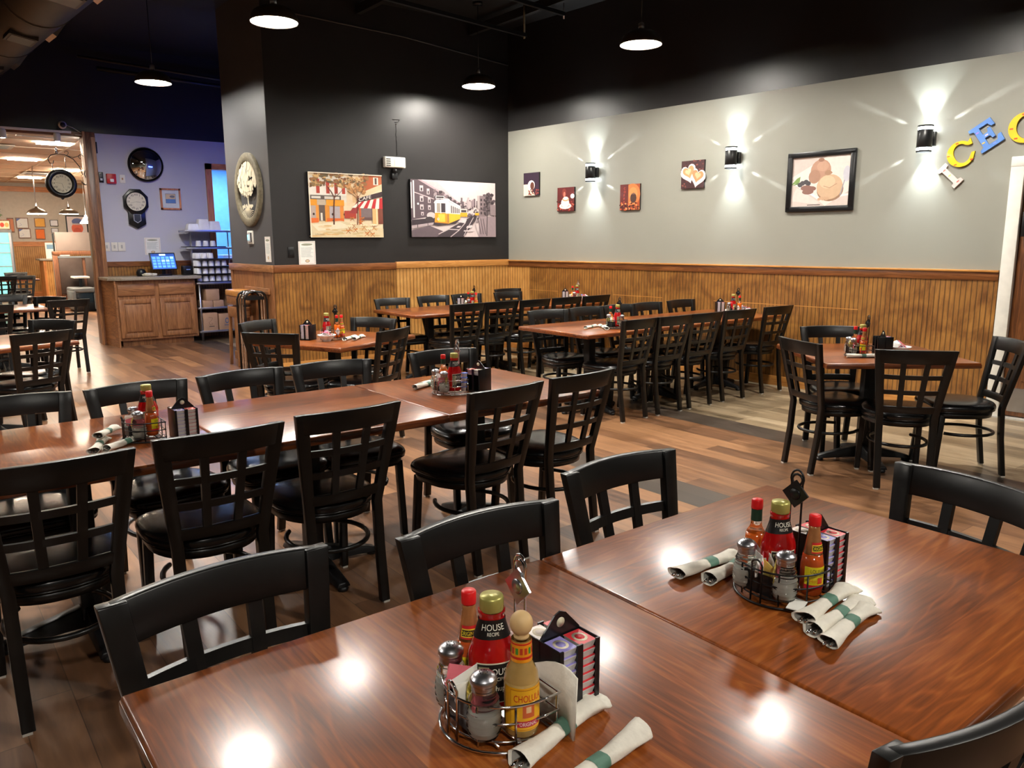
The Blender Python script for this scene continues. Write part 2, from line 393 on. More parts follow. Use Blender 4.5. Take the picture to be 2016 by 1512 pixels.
def on_round(mb, prof, ang, rgb, z0, z1, span, eps=.0006, sx=1, sy=1, seg=10):
    """curved sticker on a lathe shape; prof(z) = radius"""
    mb.col = s2l(rgb); rs = []
    nz = 4
    for i in range(nz+1):
        z = z0+(z1-z0)*i/nz; r = prof(z)+eps
        rs.append([(sx*r*cos(ang-span/2+span*j/seg), sy*r*sin(ang-span/2+span*j/seg), z) for j in range(seg+1)])
    o = mb.smooth; mb.smooth = True; mb.rings(rs, cap=False, closed=False); mb.smooth = o
def text_round(mb, prof, ang, rgb, txt, z, size, eps=.0012, sx=1, sy=1, ws=.8):
    vs, fs, wd = glyphs(txt); mb.col = s2l(rgb); n = len(mb.v); r0 = prof(z+size/2)*max(sx, sy)
    for (a, c) in vs:
        zz = z+c*size; an = ang+(a-wd/2)*size*ws/r0; r = prof(zz)+eps; mb.v.append((sx*r*cos(an), sy*r*sin(an), zz))
    for f in fs: mb.face([n+i for i in f])
def interp(pr):
    def f(z):
        for (r0, z0), (r1, z1) in zip(pr, pr[1:]):
            if z0 <= z <= z1 and z1 > z0: return r0+(r1-r0)*(z-z0)/(z1-z0)
        return pr[-1][0]
    return f

# ------------------------------------------------------------------ the setting
# floor, one slab under all rooms
f = MB().box(1, 10, -.06, 26, 34, .06); f.build('floor', M['floor'], kind='structure')
WC = Vector((6.83, 8.82, 0)); WD = Vector((.0753479, -.99715731, 0)); WN = Vector((-.99715731, -.0753479, 0))
WROT = math.atan2(WD.y, WD.x)          # an object whose local +x runs along WD and whose local -y looks into the room
def RW(s, off=0, z=0): return WC+WD*s+WN*off+Vector((0, 0, z))
def wall(name, lo, hi, m, kind='structure', parent=None):   # axis box from corner lo to corner hi
    b = MB().box((lo[0]+hi[0])/2, (lo[1]+hi[1])/2, lo[2], hi[0]-lo[0], hi[1]-lo[1], hi[2]-lo[2])
    return b.build(name, m, parent, kind=kind)
H = 4.3
# right wall: local frame x along the wall, y = outwards (away from the room)
def rwbox(name, s0, s1, z0, z1, m, depth=.15, out=0, kind='structure', bevel=0):
    b = MB().box((s0+s1)/2, depth/2-out, z0, s1-s0, depth, z1-z0)
    return b.build(name, m, loc=WC, rot=WROT, kind=kind, bevel=bevel)
rwbox('wall_right', -.3, 6.25, 1.2, 2.98, M['grey_wall'])
rwbox('wall_right_upper', -.3, 13.5, 2.98, H, M['black_wall'])
rwbox('wall_right_lower', -.3, 6.16, 0, 1.2, M['grey_wall'], .15)
rwbox('wall_right_far', 7.35, 13.5, 0, 2.98, M['grey_wall'])
rwbox('wall_right_over_door', 6.25, 7.35, 2.12, 2.98, M['grey_wall'])
b = MB(); b.box((.46+6.16)/2, -.01, .1, 6.16-.46, .018, 1.055); o = b.build('trim_1', M['bead_y'], loc=WC, rot=WROT, kind='structure')
def bead_along(name, m_, s0, s1):      # panelling whose grooves count along the wall
    b = MB(); b.box((s0+s1)/2, -.01, .1, s1-s0, .018, 1.055); return b.build(name, m_, loc=WC, rot=WROT, kind='structure')
bpy.data.objects.remove(o)
bead_along('trim_1', M['bead_x'], .46, 6.16); bead_along('trim_2', M['bead_xl'], .0, .44)
b = MB(); b.box(.45, -.022, .1, .02, .006, 1.055); b.build('trim_3', M['bead_xl'], loc=WC, rot=WROT, kind='structure')
rwbox('trim_4', 0, 6.16, 1.155, 1.225, M['cap'], .03, .03, bevel=.004); rwbox('trim_5', 0, 6.16, 1.225, 1.243, M['cap_l'], .045, .045, bevel=.004)  # upper strip's lighter oak paints in the lit top edge
rwbox('baseboard_right', 0, 6.16, 0, .1, M['cap_l'], .03, .03, bevel=.004)
# scuff line scratched on the panelling
for k, (a, c) in enumerate(((.3, 1.0), (1.95, 2.7), (3.4, 5.0))):
    b = MB().box((a+c)/2, -.0196, .84, c-a, .0012, .006); b.build('trim_%d' % (6+k), M['cap_l'], loc=WC, rot=WROT, kind='structure')
# door with white casing
rwbox('trim_10', 6.17, 6.27, 0, 2.15, M['white'], .05, .04, bevel=.006); rwbox('trim_11', 6.17, 7.4, 2.08, 2.16, M['white'], .05, .045, bevel=.006); rwbox('trim_12', 7.3, 7.4, 0, 2.15, M['white'], .05, .04, bevel=.006)
d1 = rwbox('door_1', 6.27, 7.3, .02, 2.09, M['door'], .04, -.01, bevel=.003)
for z0, z1 in ((.32, .95), (1.15, 1.95)):
    for s0, s1 in ((6.4, 6.74), (6.84, 7.18)):
        b = MB().box((s0+s1)/2, .012, z0, s1-s0, .03, z1-z0); b.build('door_panel', M['door'], d1, bevel=.01)
b = MB().box(6.785, .004, .06, .93, .008, .2); b.build('kick_plate', M['steel'], d1)
b = MB(); b.box(6.31, -.03, 1.52, .03, .05, .2); b.box(6.31, .0, 1.56, .05, .03, .12); b.build('door_handle', M['blackm'], d1, bevel=.006)
rwbox('trim_35', 6.2, 7.4, 0, .012, M['glide'], .15, .06)

# black wall and pillar return
wall('wall_back', (3.42, 8.82, 0), (6.95, 9.0, H), M['black_wall'])
wall('wall_pillar', (3.42, 8.823, 0), (3.6, 10.25, H), M['pillar'])
o = bpy.data.objects['wall_pillar']; o.location = (-.004, 0, 0)
wall('wall_recess', (3.55, 10.23, 0), (6.95, 10.4, H), M['blue_wall'])
def wain_x(i, x0, x1, y, mb_, mc, zc=1.155):
    wall('trim_%d' % i, (x0, y-.02, .1), (x1, y, zc), mb_)
    b = MB().box((x0+x1)/2, y-.016, zc, x1-x0, .034, .085); b.build('trim_%d' % (i+1), mc, bevel=.004, kind='structure')
wain_x(13, 3.40, 5.0, 8.82, M['bead_x'], M['cap']); wain_x(15, 5.0, 6.81, 8.82, M['bead_xl'], M['cap_l'], 1.165)
wall('baseboard_back', (3.39, 8.785, 0), (6.8, 8.82, .1), M['cap_l'])
b = MB().box(3.405, 9.54, .1, .026, 1.45, 1.055); b.build('trim_17', M['oak_z'], kind='structure')
b = MB(); b.box(3.39, 9.54, 1.155, .034, 1.47, .085); b.box(3.39, 9.52, 0, .034, 1.5, .1); b.build('trim_18', M['oak_y'], bevel=.004, kind='structure')
b = MB(); b.box(3.388, 8.86, .1, .012, .07, 1.06); b.box(3.388, 10.2, .1, .012, .07, 1.06); b.build('trim_19', M['oak_z'], kind='structure')
# blue wall: between the post and the kitchen doorway
BY = 13.0
wall('wall_blue', (2.46, BY, 0), (4.06, BY+.15, 3.07), M['blue_wall'])
wall('wall_blue_over_door', (4.06, BY, 2.68), (7.0, BY+.15, 3.07), M['blue_wall'])
wall('wall_blue_under_door', (4.06, BY, 0), (5.0, BY+.15, 1.25), M['blue_wall'])
wall('wall_blue_right', (5.0, BY, 0), (7.0, BY+.15, 3.07), M['blue_wall'])
wall('wall_blue_upper', (-9, BY, 3.07), (7.0, BY+.15, H), M['black_wall'])
wall('trim_20', (2.45, BY-.02, 0), (4.9, BY, 1.15), M['bead_x'])
wall('trim_21', (2.45, BY-.035, 1.15), (4.9, BY, 1.225), M['cap'])
wall('trim_22', (4.0, BY-.04, 1.2), (4.09, BY+.16, 2.73), M['honey']); wall('trim_23', (4.0, BY-.04, 2.64), (5.1, BY+.16, 2.73), M['honey_x'])
wall('trim_24', (4.98, BY-.04, 1.2), (5.07, BY+.16, 2.73), M['honey'])
# post and header of the wide opening
b = MB().box(2.37, BY+.02, 0, .16, .26, 3.07); b.build('trim_25', M['post'], bevel=.01, kind='structure')
b = MB(); b.box(2.30, BY-.1, 0, .03, .05, 3.07); b.box(2.42, BY-.1, 0, .05, .03, 3.0); b.build('trim_26', M['oak_z'], kind='structure')
wall('trim_27', (-9, BY-.02, 3.0), (2.3, BY+.2, 3.07), M['cap'])
# kitchen behind the doorway
wall('wall_kitchen', (3.0, 16.2, 0), (8, 16.35, 3.0), M['kwall']); wall('ceiling_kitchen', (2.9, BY+.15, 2.95), (8, 16.3, 3.05), M['tile'])
wall('wall_kitchen_left', (3.0, BY+.15, 0), (3.12, 16.3, 2.98), M['kwall'])
b = MB(); b.box(5.0, 15.0, 2.915, 1.2, 1.0, .03); b.build('added_kitchen_panel', M['kpanel']); tag(bpy.data.objects['added_kitchen_panel'], 'added blue glowing panel, unseen above the kitchen, lighting its doorway', 'ceiling light')  # out of view, added to brighten the kitchen wall blue
b = MB(); b.box(4.5, 10.44, 2.3, 1.0, .06, .12); o = b.build('added_tint_panel', M['bpanel']); tag(o, 'added blue glowing panel hidden in the alcove behind the charcoal pillar', 'added fill panel')  # hidden panel added to tint the shelf corner blue
wall('wall_alcove', (6.9, 10.3, 0), (7.05, 13.1, H), M['blue_wall'])
b = MB(); b.box(4.75, 14.0, .9, .9, .5, .04); b.box(4.75, 14.0, 0, .85, .45, .9); o = b.build('kitchen_counter', M['steel']); tag(o, 'steel kitchen counter behind the honey trimmed doorway', 'counter')
b = MB(); b.box(4.6, 13.95, .94, .32, .3, .35); b.box(4.98, 14.0, .94, .28, .3, .5); o = b.build('food_warmer', M['foam'], bevel=.02); tag(o, 'pale machines standing on the kitchen counter', 'kitchen machine')
# ceiling and unseen sides
wall('ceiling', (-9.2, -5.2, H), (8.8, 13.3, H+.1), M['ceil'])
wall('wall_left', (-9.2, -5, 0), (-9, 30, H), M['grey_wall']); wall('wall_behind', (-9, -5.2, 0), (8.6, -5, H), M['grey_wall'])
# front room beyond the opening
wall('wall_front', (-9, 26, 0), (7, 26.15, 3.4), M['farwall']); wall('trim_30', (-9, 25.96, 2.92), (7, 26, 3.06), M['honey_x'])
wall('trim_31', (-9, 25.97, 0), (7, 26, 1.42), M['bead_xl']); wall('trim_32', (-9, 25.95, 1.42), (7, 26, 1.55), M['honey_x']); wall('baseboard_front', (-9, 25.94, 0), (7, 26, .16), M['honey_x'])
wall('ceiling_front', (-9, BY+.16, 3.16), (7, 26, 3.22), M['tile']); wall('wall_front_side', (6.9, 16.3, 0), (7.05, 26, 3.3), M['farwall'])
wall('trim_33', (-9, BY+.15, 3.07), (7, BY+.2, 3.2), M['tile'])
gb = MB()
for i in range(11): gb.box(-1, BY+.9+i*1.22, 3.146, 16, .03, .014)
for i in range(9): gb.box(-2.6+i*.61*1.7, 19.5, 3.145, .03, 12.8, .014)
gb.build('trim_34', M['grid'], kind='structure')
for i, (x, y) in enumerate(((1.15, 14.6), (2.3, 15.4), (.3, 17.2), (2.2, 18.6), (3.3, 20.8), (.8, 21.2), (2.9, 23.6), (-1.8, 15), (-2.5, 19), (4.6, 18.5), (-1, 23.5))):
    b = MB().box(0, 0, 0, .5, .26, .012); o = b.build('ceiling_light', M['panel'], loc=(x, y, 3.13))
    pos = ('nearest the wide opening', 'by the post and bracket clock', 'left, second row', 'over the booths', 'over the register counter', 'far left row', 'beside the framed notices', 'outside left near the opening', 'outside left deeper in', 'over the booth aisle', 'at the far left wall')[i]
    tag(o, 'flat rectangular ceiling light in the front room, '+pos, 'ceiling light', 'front room ceiling lights')
for i, (x, y) in enumerate(((1.95, 14.2), (1.5, 16.3), (2.85, 22))):
    v = empty('ceiling_vent', 'square white air vent in tiled ceiling '+('beside the track spotlight', 'left of the hanging clock', 'deep in the front room')[i], 'vent', (x, y, 3.125))
    MB().box(0, 0, 0, .6, .6, .015).build('vent_frame', M['white'], v); sl = MB()
    for k in range(4): sl.box(0, -.2+k*.13, -.008, .46, .05, .008)
    sl.build('slat', M['steel'], v)

# duct and roof steel
du = empty('air_duct', 'large round dark spiral air duct under the black ceiling at upper left', 'duct')
dd = Vector((-.0753, .99716, 0)); dc = Vector((1.42, 9.2, 3.98)); b = MB()
b.tube([dc+dd*t for t in (-10, -3, 0, 1.2, 2.4, 3.6, 4.2)], .36, 32); b.build('duct_pipe', M['dust'], du)
for t in (-3.4, -1.6, .2, 1.9, 3.4): b = MB(); b.tube([dc+dd*(t-.02), dc+dd*(t+.02)], .368, 32); b.build('duct_band', M['dust'], du)
for t in (-1.0, .85, 2.7):
    for an in (-35, -100):
        q = dc+dd*t; nx = cos(R(an)); nz = sin(R(an)); c = q+Vector((nx*.36, 0, nz*.36)); tv = Vector((-nz, 0, nx))
        def quad(r0, r1): return [c+dd*r0*a+tv*r1*e for a, e in ((-1, -1), (1, -1), (1, 1), (-1, 1))]
        nn = Vector((nx, 0, nz)); b = MB(); qo = quad(.17, .13); b.hexa([p-nn*.05 for p in qo], [p+nn*.02 for p in qo]); g = b.build('register', M['steel'] if an == -35 else M['dust'], du)
        b = MB(); qi = quad(.145, .105); b.hexa([p-nn*.02 for p in qi], [p+nn*.024 for p in qi]); b.build('register_grille', M['blackm'], g)
b = MB()
for x in (2.3, 4.6, 6.2): b.sweep([(x, -5, 4.18), (x, 8.8, 4.18)], (0, 0, 1), .03, .05)
for y in (2.0, 4.6): b.sweep([(-9, y, 4.05), (7.1, y, 4.05)], (0, 0, 1), .04, .06)
b.build('roof_joist', M['ceil'], kind='structure')
jb = empty('hanging_strut', 'black steel strut hanging on rods near the corner of black and grey walls', 'ceiling strut')
b = MB(); b.sweep([(2.6, 7.2, 3.92), (6.18, 7.63, 3.90)], (0, 0, 1), .02, .02); b.build('strut', M['blackm'], jb)
b = MB(); b.tube([(6.15, 7.62, 3.86), (6.15, 7.62, 4.3)], .012); b.tube([(4.2, 7.39, 3.9), (4.2, 7.39, 4.3)], .012); b.build('rod', M['rust'], jb)
jb = empty('hanging_strut', 'shorter black strut with bent end hanging above the first one', 'ceiling strut')
b = MB(); b.sweep([(4.4, 6.9, 4.06), (6.4, 7.2, 4.08)], (0, 0, 1), .02, .02); b.build('strut', M['blackm'], jb)
b = MB(); b.tube([(6.4, 7.2, 4.03), (6.4, 7.2, 4.3)], .01); b.tube([(4.6, 6.93, 4.06), (4.6, 6.93, 4.3)], .01); b.build('rod', M['steel'], jb)
b = MB(); b.tube([(3.42, 8.8, 4.02), (5.2, 8.8, 3.97), (6.82, 8.8, 3.84)], .008); o = b.build('conduit', M['pillar']); tag(o, 'thin conduit running along the top of the black wall', 'conduit')
b = MB(); b.tube([(2.5, 12.6, 3.9), (4.0, 12.6, 3.85), (6.8, 12.6, 3.85)], .03); b.tube([(2.2, 12.2, 3.95), (6.8, 12.2, 3.75)], .02); o = b.build('ceiling_pipe', M['blackm']); tag(o, 'black pipes under the ceiling over the service alcove', 'pipe')

# pendants
def pendant(loc, label):
    p = empty('pendant_lamp', label, 'pendant lamp', loc, 0, 'bronze dome pendant lamps')
    b = MB(); b.lathe([(.20, -.005), (.203, .0), (.198, .03), (.175, .075), (.125, .112), (.06, .13), (.028, .135), (.0, .136)], 32, cap=False); b.build('shade', M['shade'], p)
    b = MB(); b.lathe([(.196, 0), (.19, .028), (.168, .068), (.12, .104), (.05, .12), (.0, .121)], 32, cap=False); b.build('shade_lining', M['shade_in'], p)
    b = MB(); b.lathe([(.0, .012), (.09, .014), (.14, .022), (.155, .035), (.0, .036)], 32, cap=False); b.build('bulb', M['bulb'], p)
    b = MB(); b.lathe([(.03, .13), (.028, .19), (.018, .2)], 16); b.build('lamp_neck', M['steel'], p)
    b = MB(); b.tube([(0, 0, .19), (0, 0, H-loc[2])], .004); b.build('cord', M['blackm'], p)
    b = MB(); b.lathe([(.06, H-loc[2]-.03), (.06, H-loc[2])], 16); b.build('ceiling_plate', M['blackm'], p)
    return p
P0 = pendant((2.77, 6.83, 3.35), 'bronze dome pendant lamp hanging in front of the charcoal pillar, upper centre left')
for loc, lab in (((5.86, 5.48, 3.35), 'bronze dome pendant lamp before the black band over the grey wall'),
                 ((5.8, 8.07, 3.35), 'bronze dome pendant lamp close to the black wall above the tram picture'),
                 ((2.61, 10.17, 3.35), 'bronze dome pendant lamp farthest left, above the round mirror wall'),
                 ((5.77, 2.85, 3.35), 'bronze dome pendant lamp over the near right table'), ((3.3, 4.3, 3.35), 'bronze dome pendant lamp above the chairs of the middle row'),
                 ((1.0, 5.3, 3.35), 'bronze dome pendant lamp above the left part of the middle row'), ((-.9, 8.4, 3.35), 'bronze dome pendant lamp left of the round duct'),
                 ((-2.2, 4.4, 3.35), 'bronze dome pendant lamp left of the camera'), ((2.9, -.9, 3.35), 'bronze dome pendant lamp behind right of the camera'), ((-.6, -1.6, 3.35), 'bronze dome pendant lamp behind the camera')):
    d = dup(P0, loc, 0, lab)

# ------------------------------------------------------------------ chairs
def hw(z): return .171+(.225-.171)*max(0, (z-.44))/.425 if z > .44 else .171-.006*(1-z/.44)   # outer half width of the back
def by(z):  # back plane y at height z
    if z < .25: return -.246+.034*z/.25
    if z < .44: return -.212+.014*(z-.25)/.19
    return -.198-.087*((z-.44)/.425)
def back_pt(u, z, sag=.036):    # u in -1..1
    k = max(0, min(1, (z-.44)/.425))
    return (u*(hw(z)-.02), by(z)-sag*(.55+.45*k)*(1-u*u), z)
def seat_outline(s=1.0, n=40):
    pts = []
    for i in range(n):
        a = 2*pi*i/n; c, q = cos(a), sin(a)
        if q >= 0: e = .42; x = .212*math.copysign(abs(c)**e, c); y = .03+.185*abs(q)**e
        else: e = .82; x = .212*math.copysign(abs(c)**e, c); y = .03-.235*abs(q)**e
        x *= 1-.10*max(0, (-y)/.2) if y < 0 else 1
        pts.append((x*s, y*s))
    return pts
def make_chair():
    t = empty('dining_chair', '', 'chair')
    b = MB(); rs = []
    for s_, z in ((.94, .418), (.995, .422), (1.025, .434), (1.03, .446), (1.01, .458), (.965, .468), (.9, .474), (.76, .480), (.5, .484), (.2, .485)): rs.append([(x, y, z) for x, y in seat_outline(s_)])
    b.smooth = True; b.rings(rs); seat = b.build('seat', M['vinyl'], t)
    b = MB(); b.tube([(x, y, .424) for x, y in seat_outline(1.0)], .0035, 6, True); b.build('seat_piping', M['vinyl'], seat)
    b = MB(); b.smooth = True; b.rings([[(x, y, .382) for x, y in seat_outline(.93)], [(x, y, .419) for x, y in seat_outline(.95)]]); b.build('seat_frame', M['chair'], t)
    for sx in (-1, 1):     # front legs
        b = MB(); x0, y0, x1, y1 = sx*.178, .19, sx*.17, .16
        b.hexa([(x0-.016, y0-.017, .008), (x0+.016, y0-.017, .008), (x0+.016, y0+.017, .008), (x0-.016, y0+.017, .008)], [(x1-.017, y1-.017, .4), (x1+.017, y1-.017, .4), (x1+.017, y1+.017, .4), (x1-.017, y1+.017, .4)])
        lg = b.build('leg', M['chair'], t, bevel=.004)
        b = MB().box(x0, y0, 0, .024, .03, .009); b.build('foot_glide', M['glide'], lg)
    for sx in (-1, 1):     # rear legs run up into the back posts
        b = MB(); rs = []
        for z in (.008, .12, .25, .36, .44, .52, .62, .72, .82, .865):
            o = hw(z); wd = .039 if z < .4 else .039+.012*(z-.4)/.465; y = by(z); th = .014
            xs = (o-wd, o)
            rs.append([(sx*xs[0], y-th, z), (sx*xs[1], y-th, z), (sx*xs[1], y+th, z), (sx*xs[0], y+th, z)][::sx])
        b.rings(rs); lg = b.build('leg', M['chair'], t, bevel=.003)
        b = MB().box(sx*(hw(.01)-.0155), by(.0), 0, .028, .024, .009); b.build('foot_glide', M['glide'], lg)
    def rail(z0, z1, th, n=14, top=False):
        b = MB(); rs = []
        for i in range(n+1):
            u = -1+2*i/n; a = back_pt(u, z0); c = back_pt(u, z1); k = .004*(1-u*u) if top else 0
            rs.append([(a[0], a[1]-th, a[2]), (c[0], c[1]-th, c[2]+k), (c[0], c[1]+th, c[2]+k), (a[0], a[1]+th, a[2])])
        b.smooth = False; b.rings(rs); return b
    rail(.783, .865, .0125, top=True).build('top_rail', M['chair'], t, bevel=.004)
    rail(.474, .518, .01).build('lower_rail', M['chair'], t, bevel=.003)
    b = MB()
    for z in (.605, .700):
        r_ = rail(z-.0135, z+.0135, .007); n0 = len(b.v); b.v += r_.v
        for f in r_.f: b.face([i+n0 for i in f])
    for u in (-.335, .335):
        rs = []
        for z in (.51, .56, .62, .68, .74, .79):
            c = back_pt(u, z); rs.append([(c[0]-.0145, c[1]-.0075, z), (c[0]+.0145, c[1]-.0075, z), (c[0]+.0145, c[1]+.0075, z), (c[0]-.0145, c[1]+.0075, z)])
        b.rings(rs)
    b.build('lattice', M['chair'], t)
    b = MB(); b.tube([(.165*cos(a)*(1 if sin(a) > -.99 else 1), -.03+(.19 if sin(a) < 0 else .2)*sin(a)*(1 if sin(a) < 0 else .97), .268) for a in [R(d) for d in range(48, -230, -12)]], .0105, 8); b.build('stretcher', M['chair'], t)
    return t
CH = make_chair(); _used = [0]
def chair(mx, my, deg, kind, label, group, z=0):
    """mx,my: middle of the top rail; deg: how far the rail is turned from the row; kind B back to the camera, F facing it"""
    yaw = R(deg) + (0 if kind == 'B' else pi)
    lx, ly = -sin(yaw)*.285, cos(yaw)*.285
    loc = (mx+lx, my+ly, z)
    if not _used[0]:
        _used[0] = 1; o = CH; o.location = loc; o.rotation_euler = (0, 0, yaw); o['label'] = label; o['group'] = group
    else: o = dup(CH, loc, yaw, label, group)
    return o
G1 = 'chairs around the near tables'; G2 = 'chairs along the middle table row'; G3 = 'chairs around the square table at the left'; G4 = 'chairs at the rear table by the black wall'
G5 = 'chairs at the table row beside the grey wall'; G6 = 'chairs around the square table at the right'; G7 = 'chairs at the far left tables'
bk = 'black window-back dining chair, '
for a in ((.43, 1.48, 3, 'F', bk+'bottom left, facing camera over the near left table', G1),
  (1.01, 1.41, -1, 'F', bk+'behind the chrome caddy of the near left table', G1),
  (1.61, 1.545, -1, 'F', bk+'behind the far corner of the near right table', G1),
  (2.19, .815, -101, 'F', bk+'at the right end of the near right table', G1),
  (1.12, .37, -9, 'B', bk+'its rail cutting the bottom right corner of the photo', G1),
  (.30, 2.61, 0, 'B', bk+'nearest at the left edge, back to camera', G2),
  (.81, 2.67, 0, 'B', bk+'back to camera, second from left on the middle row', G2),
  (1.32, 2.72, 1, 'B', bk+'back to camera, right above the table foot, middle of the row', G2),
  (2.07, 2.69, 5.5, 'B', bk+'back to camera, below the chrome caddy of the middle row', G2),
  (2.58, 2.74, 4, 'B', bk+'back to camera, last at the right end of the middle row', G2),
  (.31, 3.82, 0, 'F', bk+'far side of middle row, cut by the left edge', G2),
  (.80, 3.82, 5, 'F', bk+'far side of middle row, behind the red and yellow sauce bottle', G2),
  (1.29, 3.86, 6, 'F', bk+'far side of middle row, second from the bottle caddy', G2),
  (1.78, 3.86, -5, 'F', bk+'far side of middle row, left of the table seam', G2),
  (2.49, 3.86, -5, 'F', bk+'far side of middle row, behind the chrome caddy and napkin box', G2),
  (2.03, 5.40, -52, 'B', bk+'left front of the square table with the white bowl', G3),
  (2.27, 6.30, 32, 'F', bk+'small, behind the left of the square table with the white bowl', G3),
  (3.13, 5.92, -60, 'F', bk+'behind the right of the square table with the white bowl', G3),
  (2.84, 5.06, 30, 'B', bk+'right front of the square table with the white bowl, turned sideways', G3),
  (4.40, 7.86, -3, 'F', bk+'alone at left end of the rear table by black wall', G4),
  (4.99, 7.92, 0, 'F', bk+'far side of rear table, left of the dark caddy handle', G4),
  (5.47, 7.92, 0, 'F', bk+'far side of rear table, hidden partly by bottles', G4),
  (6.50, 8.42, 0, 'F', bk+'pushed back in the room corner under the grey wall edge', G4),
  (6.10, 7.9, 0, 'F', bk+'far side of rear table, before the corner chair', G4),
  (4.62, 6.66, 0, 'B', bk+'near side of rear table, first from left', G4),
  (5.08, 6.68, 0, 'B', bk+'near side of rear table, second from left', G4),
  (5.53, 6.66, 3, 'B', bk+'near side of rear table, third from left', G4),
  (6.02, 6.68, 0, 'B', bk+'near side of rear table, fourth from left', G4),
  (6.49, 6.68, 2, 'B', bk+'near side of rear table, last before the grey wall', G4),
  (4.75, 5.54, -8, 'F', bk+'far side of the wall row, at its left corner', G5),
  (5.23, 5.53, 0, 'F', bk+'far side of the wall row, behind the napkin rolls', G5),
  (5.68, 5.53, 0, 'F', bk+'far side of the wall row, third from its left corner', G5),
  (6.10, 5.53, 0, 'F', bk+'far side of the wall row, fourth from its left corner', G5),
  (6.66, 5.55, 0, 'F', bk+'far side of the wall row, alone near the scratched panelling', G5),
  (4.78, 4.40, 3, 'B', bk+'near side of the wall row, front one', G5),
  (5.22, 4.40, 0, 'B', bk+'near side of the wall row, second from front', G5),
  (5.64, 4.40, 0, 'B', bk+'near side of the wall row, third from front', G5),
  (6.13, 4.40, -3, 'B', bk+'near side of the wall row, fourth from front', G5),
  (6.75, 4.40, -2, 'B', bk+'near side of the wall row, last against the grey wall', G5),
  (4.53, 2.79, -114, 'B', bk+'left of the right square table, side on', G6),
  (5.42, 3.09, -40, 'F', bk+'behind the right square table, before the panelling', G6),
  (4.62, 2.09, -51, 'B', bk+'front of the right square table, largest there, back to camera', G6),
  (5.56, 1.93, 45, 'B', bk+'at the far right before the white door casing', G6),
  (1.49, 10.14, 8, 'B', bk+'by the wide opening, right rear leg free on bright floor', G7),
  (.97, 7.53, -48, 'F', bk+'small, turned sideways behind the left table corner', G7),
  (.77, 6.55, 24, 'B', bk+'large, back to camera by the far left table', G7),
  (.70, 9.80, 0, 'B', bk+'at the left edge, half hidden behind the large left chair', G7),
  (1.02, 11.55, 0, 'F', bk+'wide dark rail at the left edge behind the pale table', G7),
  (1.40, 10.85, -50, 'F', bk+'peeking out left behind the chair by the opening', G7),
  (1.95, 18.4, -20, 'F', bk+'in the front room, right one at the distant table', 'chairs in the front room'),
  (1.62, 18.3, 10, 'B', bk+'in the front room, left one at the distant table', 'chairs in the front room'),
  (2.05, 20.6, 0, 'F', bk+'in the front room, behind the distant table', 'chairs in the front room')):
    chair(*a)

# ------------------------------------------------------------------ tables
KT = 1.027
def make_table(size=(.924, .924), grain='Y', top=.75):
    sx, sy = size
    t = empty('dining_table', '', 'table')
    b = MB(); b.box(0, 0, top-.036, sx, sy, .036); tp = b.build('tabletop', M['top_y' if grain == 'Y' else 'top_x'], t, bevel=.007, seg=3)
    b = MB(); b.box(0, 0, top-.034, sx+.004, sy+.004, .026); b.build('edge_band', M['top_edge'], tp, bevel=.004)
    b = MB(); b.box(0, 0, top-.048, .4, .4, .012); b.build('top_plate', M['iron'], t)
    b = MB(); b.box(0, 0, .06, .076, .076, top-.105); b.build('column', M['iron'], t, bevel=.006)
    for k in range(4):
        b = MB(); a = pi/2*k; rs = []
        for r, hz, z0 in ((.02, .085, .03), (.1, .065, .03), (.2, .045, .025), (.27, .03, .02), (.31, .02, .018)):
            wd = .036-.03*r*.3
            rs.append([(r, -wd, z0), (r, wd, z0), (r, wd*.7, z0+hz), (r, -wd*.7, z0+hz)])
        rs = [[(x*cos(a)-y*sin(a), x*sin(a)+y*cos(a), z) for x, y, z in q] for q in rs]
        b.rings(rs); arm = b.build('base_arm', M['iron'], t, bevel=.005)
        b = MB(); b.lathe([(.022, 0), (.026, .012), (.02, .022)], 12, x=.295*cos(a), y=.295*sin(a)); b.build('foot_pad', M['iron'], arm)
    return t
TY = make_table(); TX = make_table(grain='X'); TYs = make_table((.9, .9)); TXs = make_table((.9, .9), 'X')
def table(proto, x, y, label, rz=0, group=None, first=False):
    x *= KT; y *= KT
    if first: o = proto; o.location = (x, y, 0); o.rotation_euler = (0, 0, rz); o['label'] = label
    else: o = dup(proto, (x, y, 0), rz, label, group)
    if group: o['group'] = group
    return o
tg = 'wooden pedestal tables'
wt = 'stained wooden pedestal table, '
table(TY, .655, .865, wt+'near left one with the wooden-ball sauce bottle', 0, tg, True)
table(TX, 1.557, .865, wt+'near right one with the black wire caddy', 0, tg, True)
table(TY, 2.24, 3.18, wt+'right end of the middle row, under the chrome caddy', 0, tg)
table(TX, 1.337, 3.18, wt+'bare middle piece of the middle row', 0, tg)
table(TY, .434, 3.18, wt+'left piece of the middle row, under the thin wire caddy', 0, tg)
table(TY, -.47, 3.18, wt+'continuing the middle row past the left edge', 0, tg)
table(TX, 2.60, 5.58, wt+'square one with the white bowl, before the stained panelling', R(24), tg)
table(TYs, 4.60/KT, 7.2, wt+'left end of the rear row under the black wall', 0, tg, True); table(TXs, 5.50/KT, 7.2, wt+'middle of the rear row under the black wall', 0, tg, True)
table(TYs, 6.40/KT, 7.2, wt+'end of the rear row touching the grey wall corner', 0, tg)
table(TXs, 4.78/KT, 4.87, wt+'front piece of the wall row with napkin rolls', 0, tg); table(TYs, 5.68/KT, 4.87, wt+'middle piece of the wall row', 0, tg)
table(TXs, 6.58/KT, 4.87, wt+'last piece of the wall row against the grey wall', 0, tg)
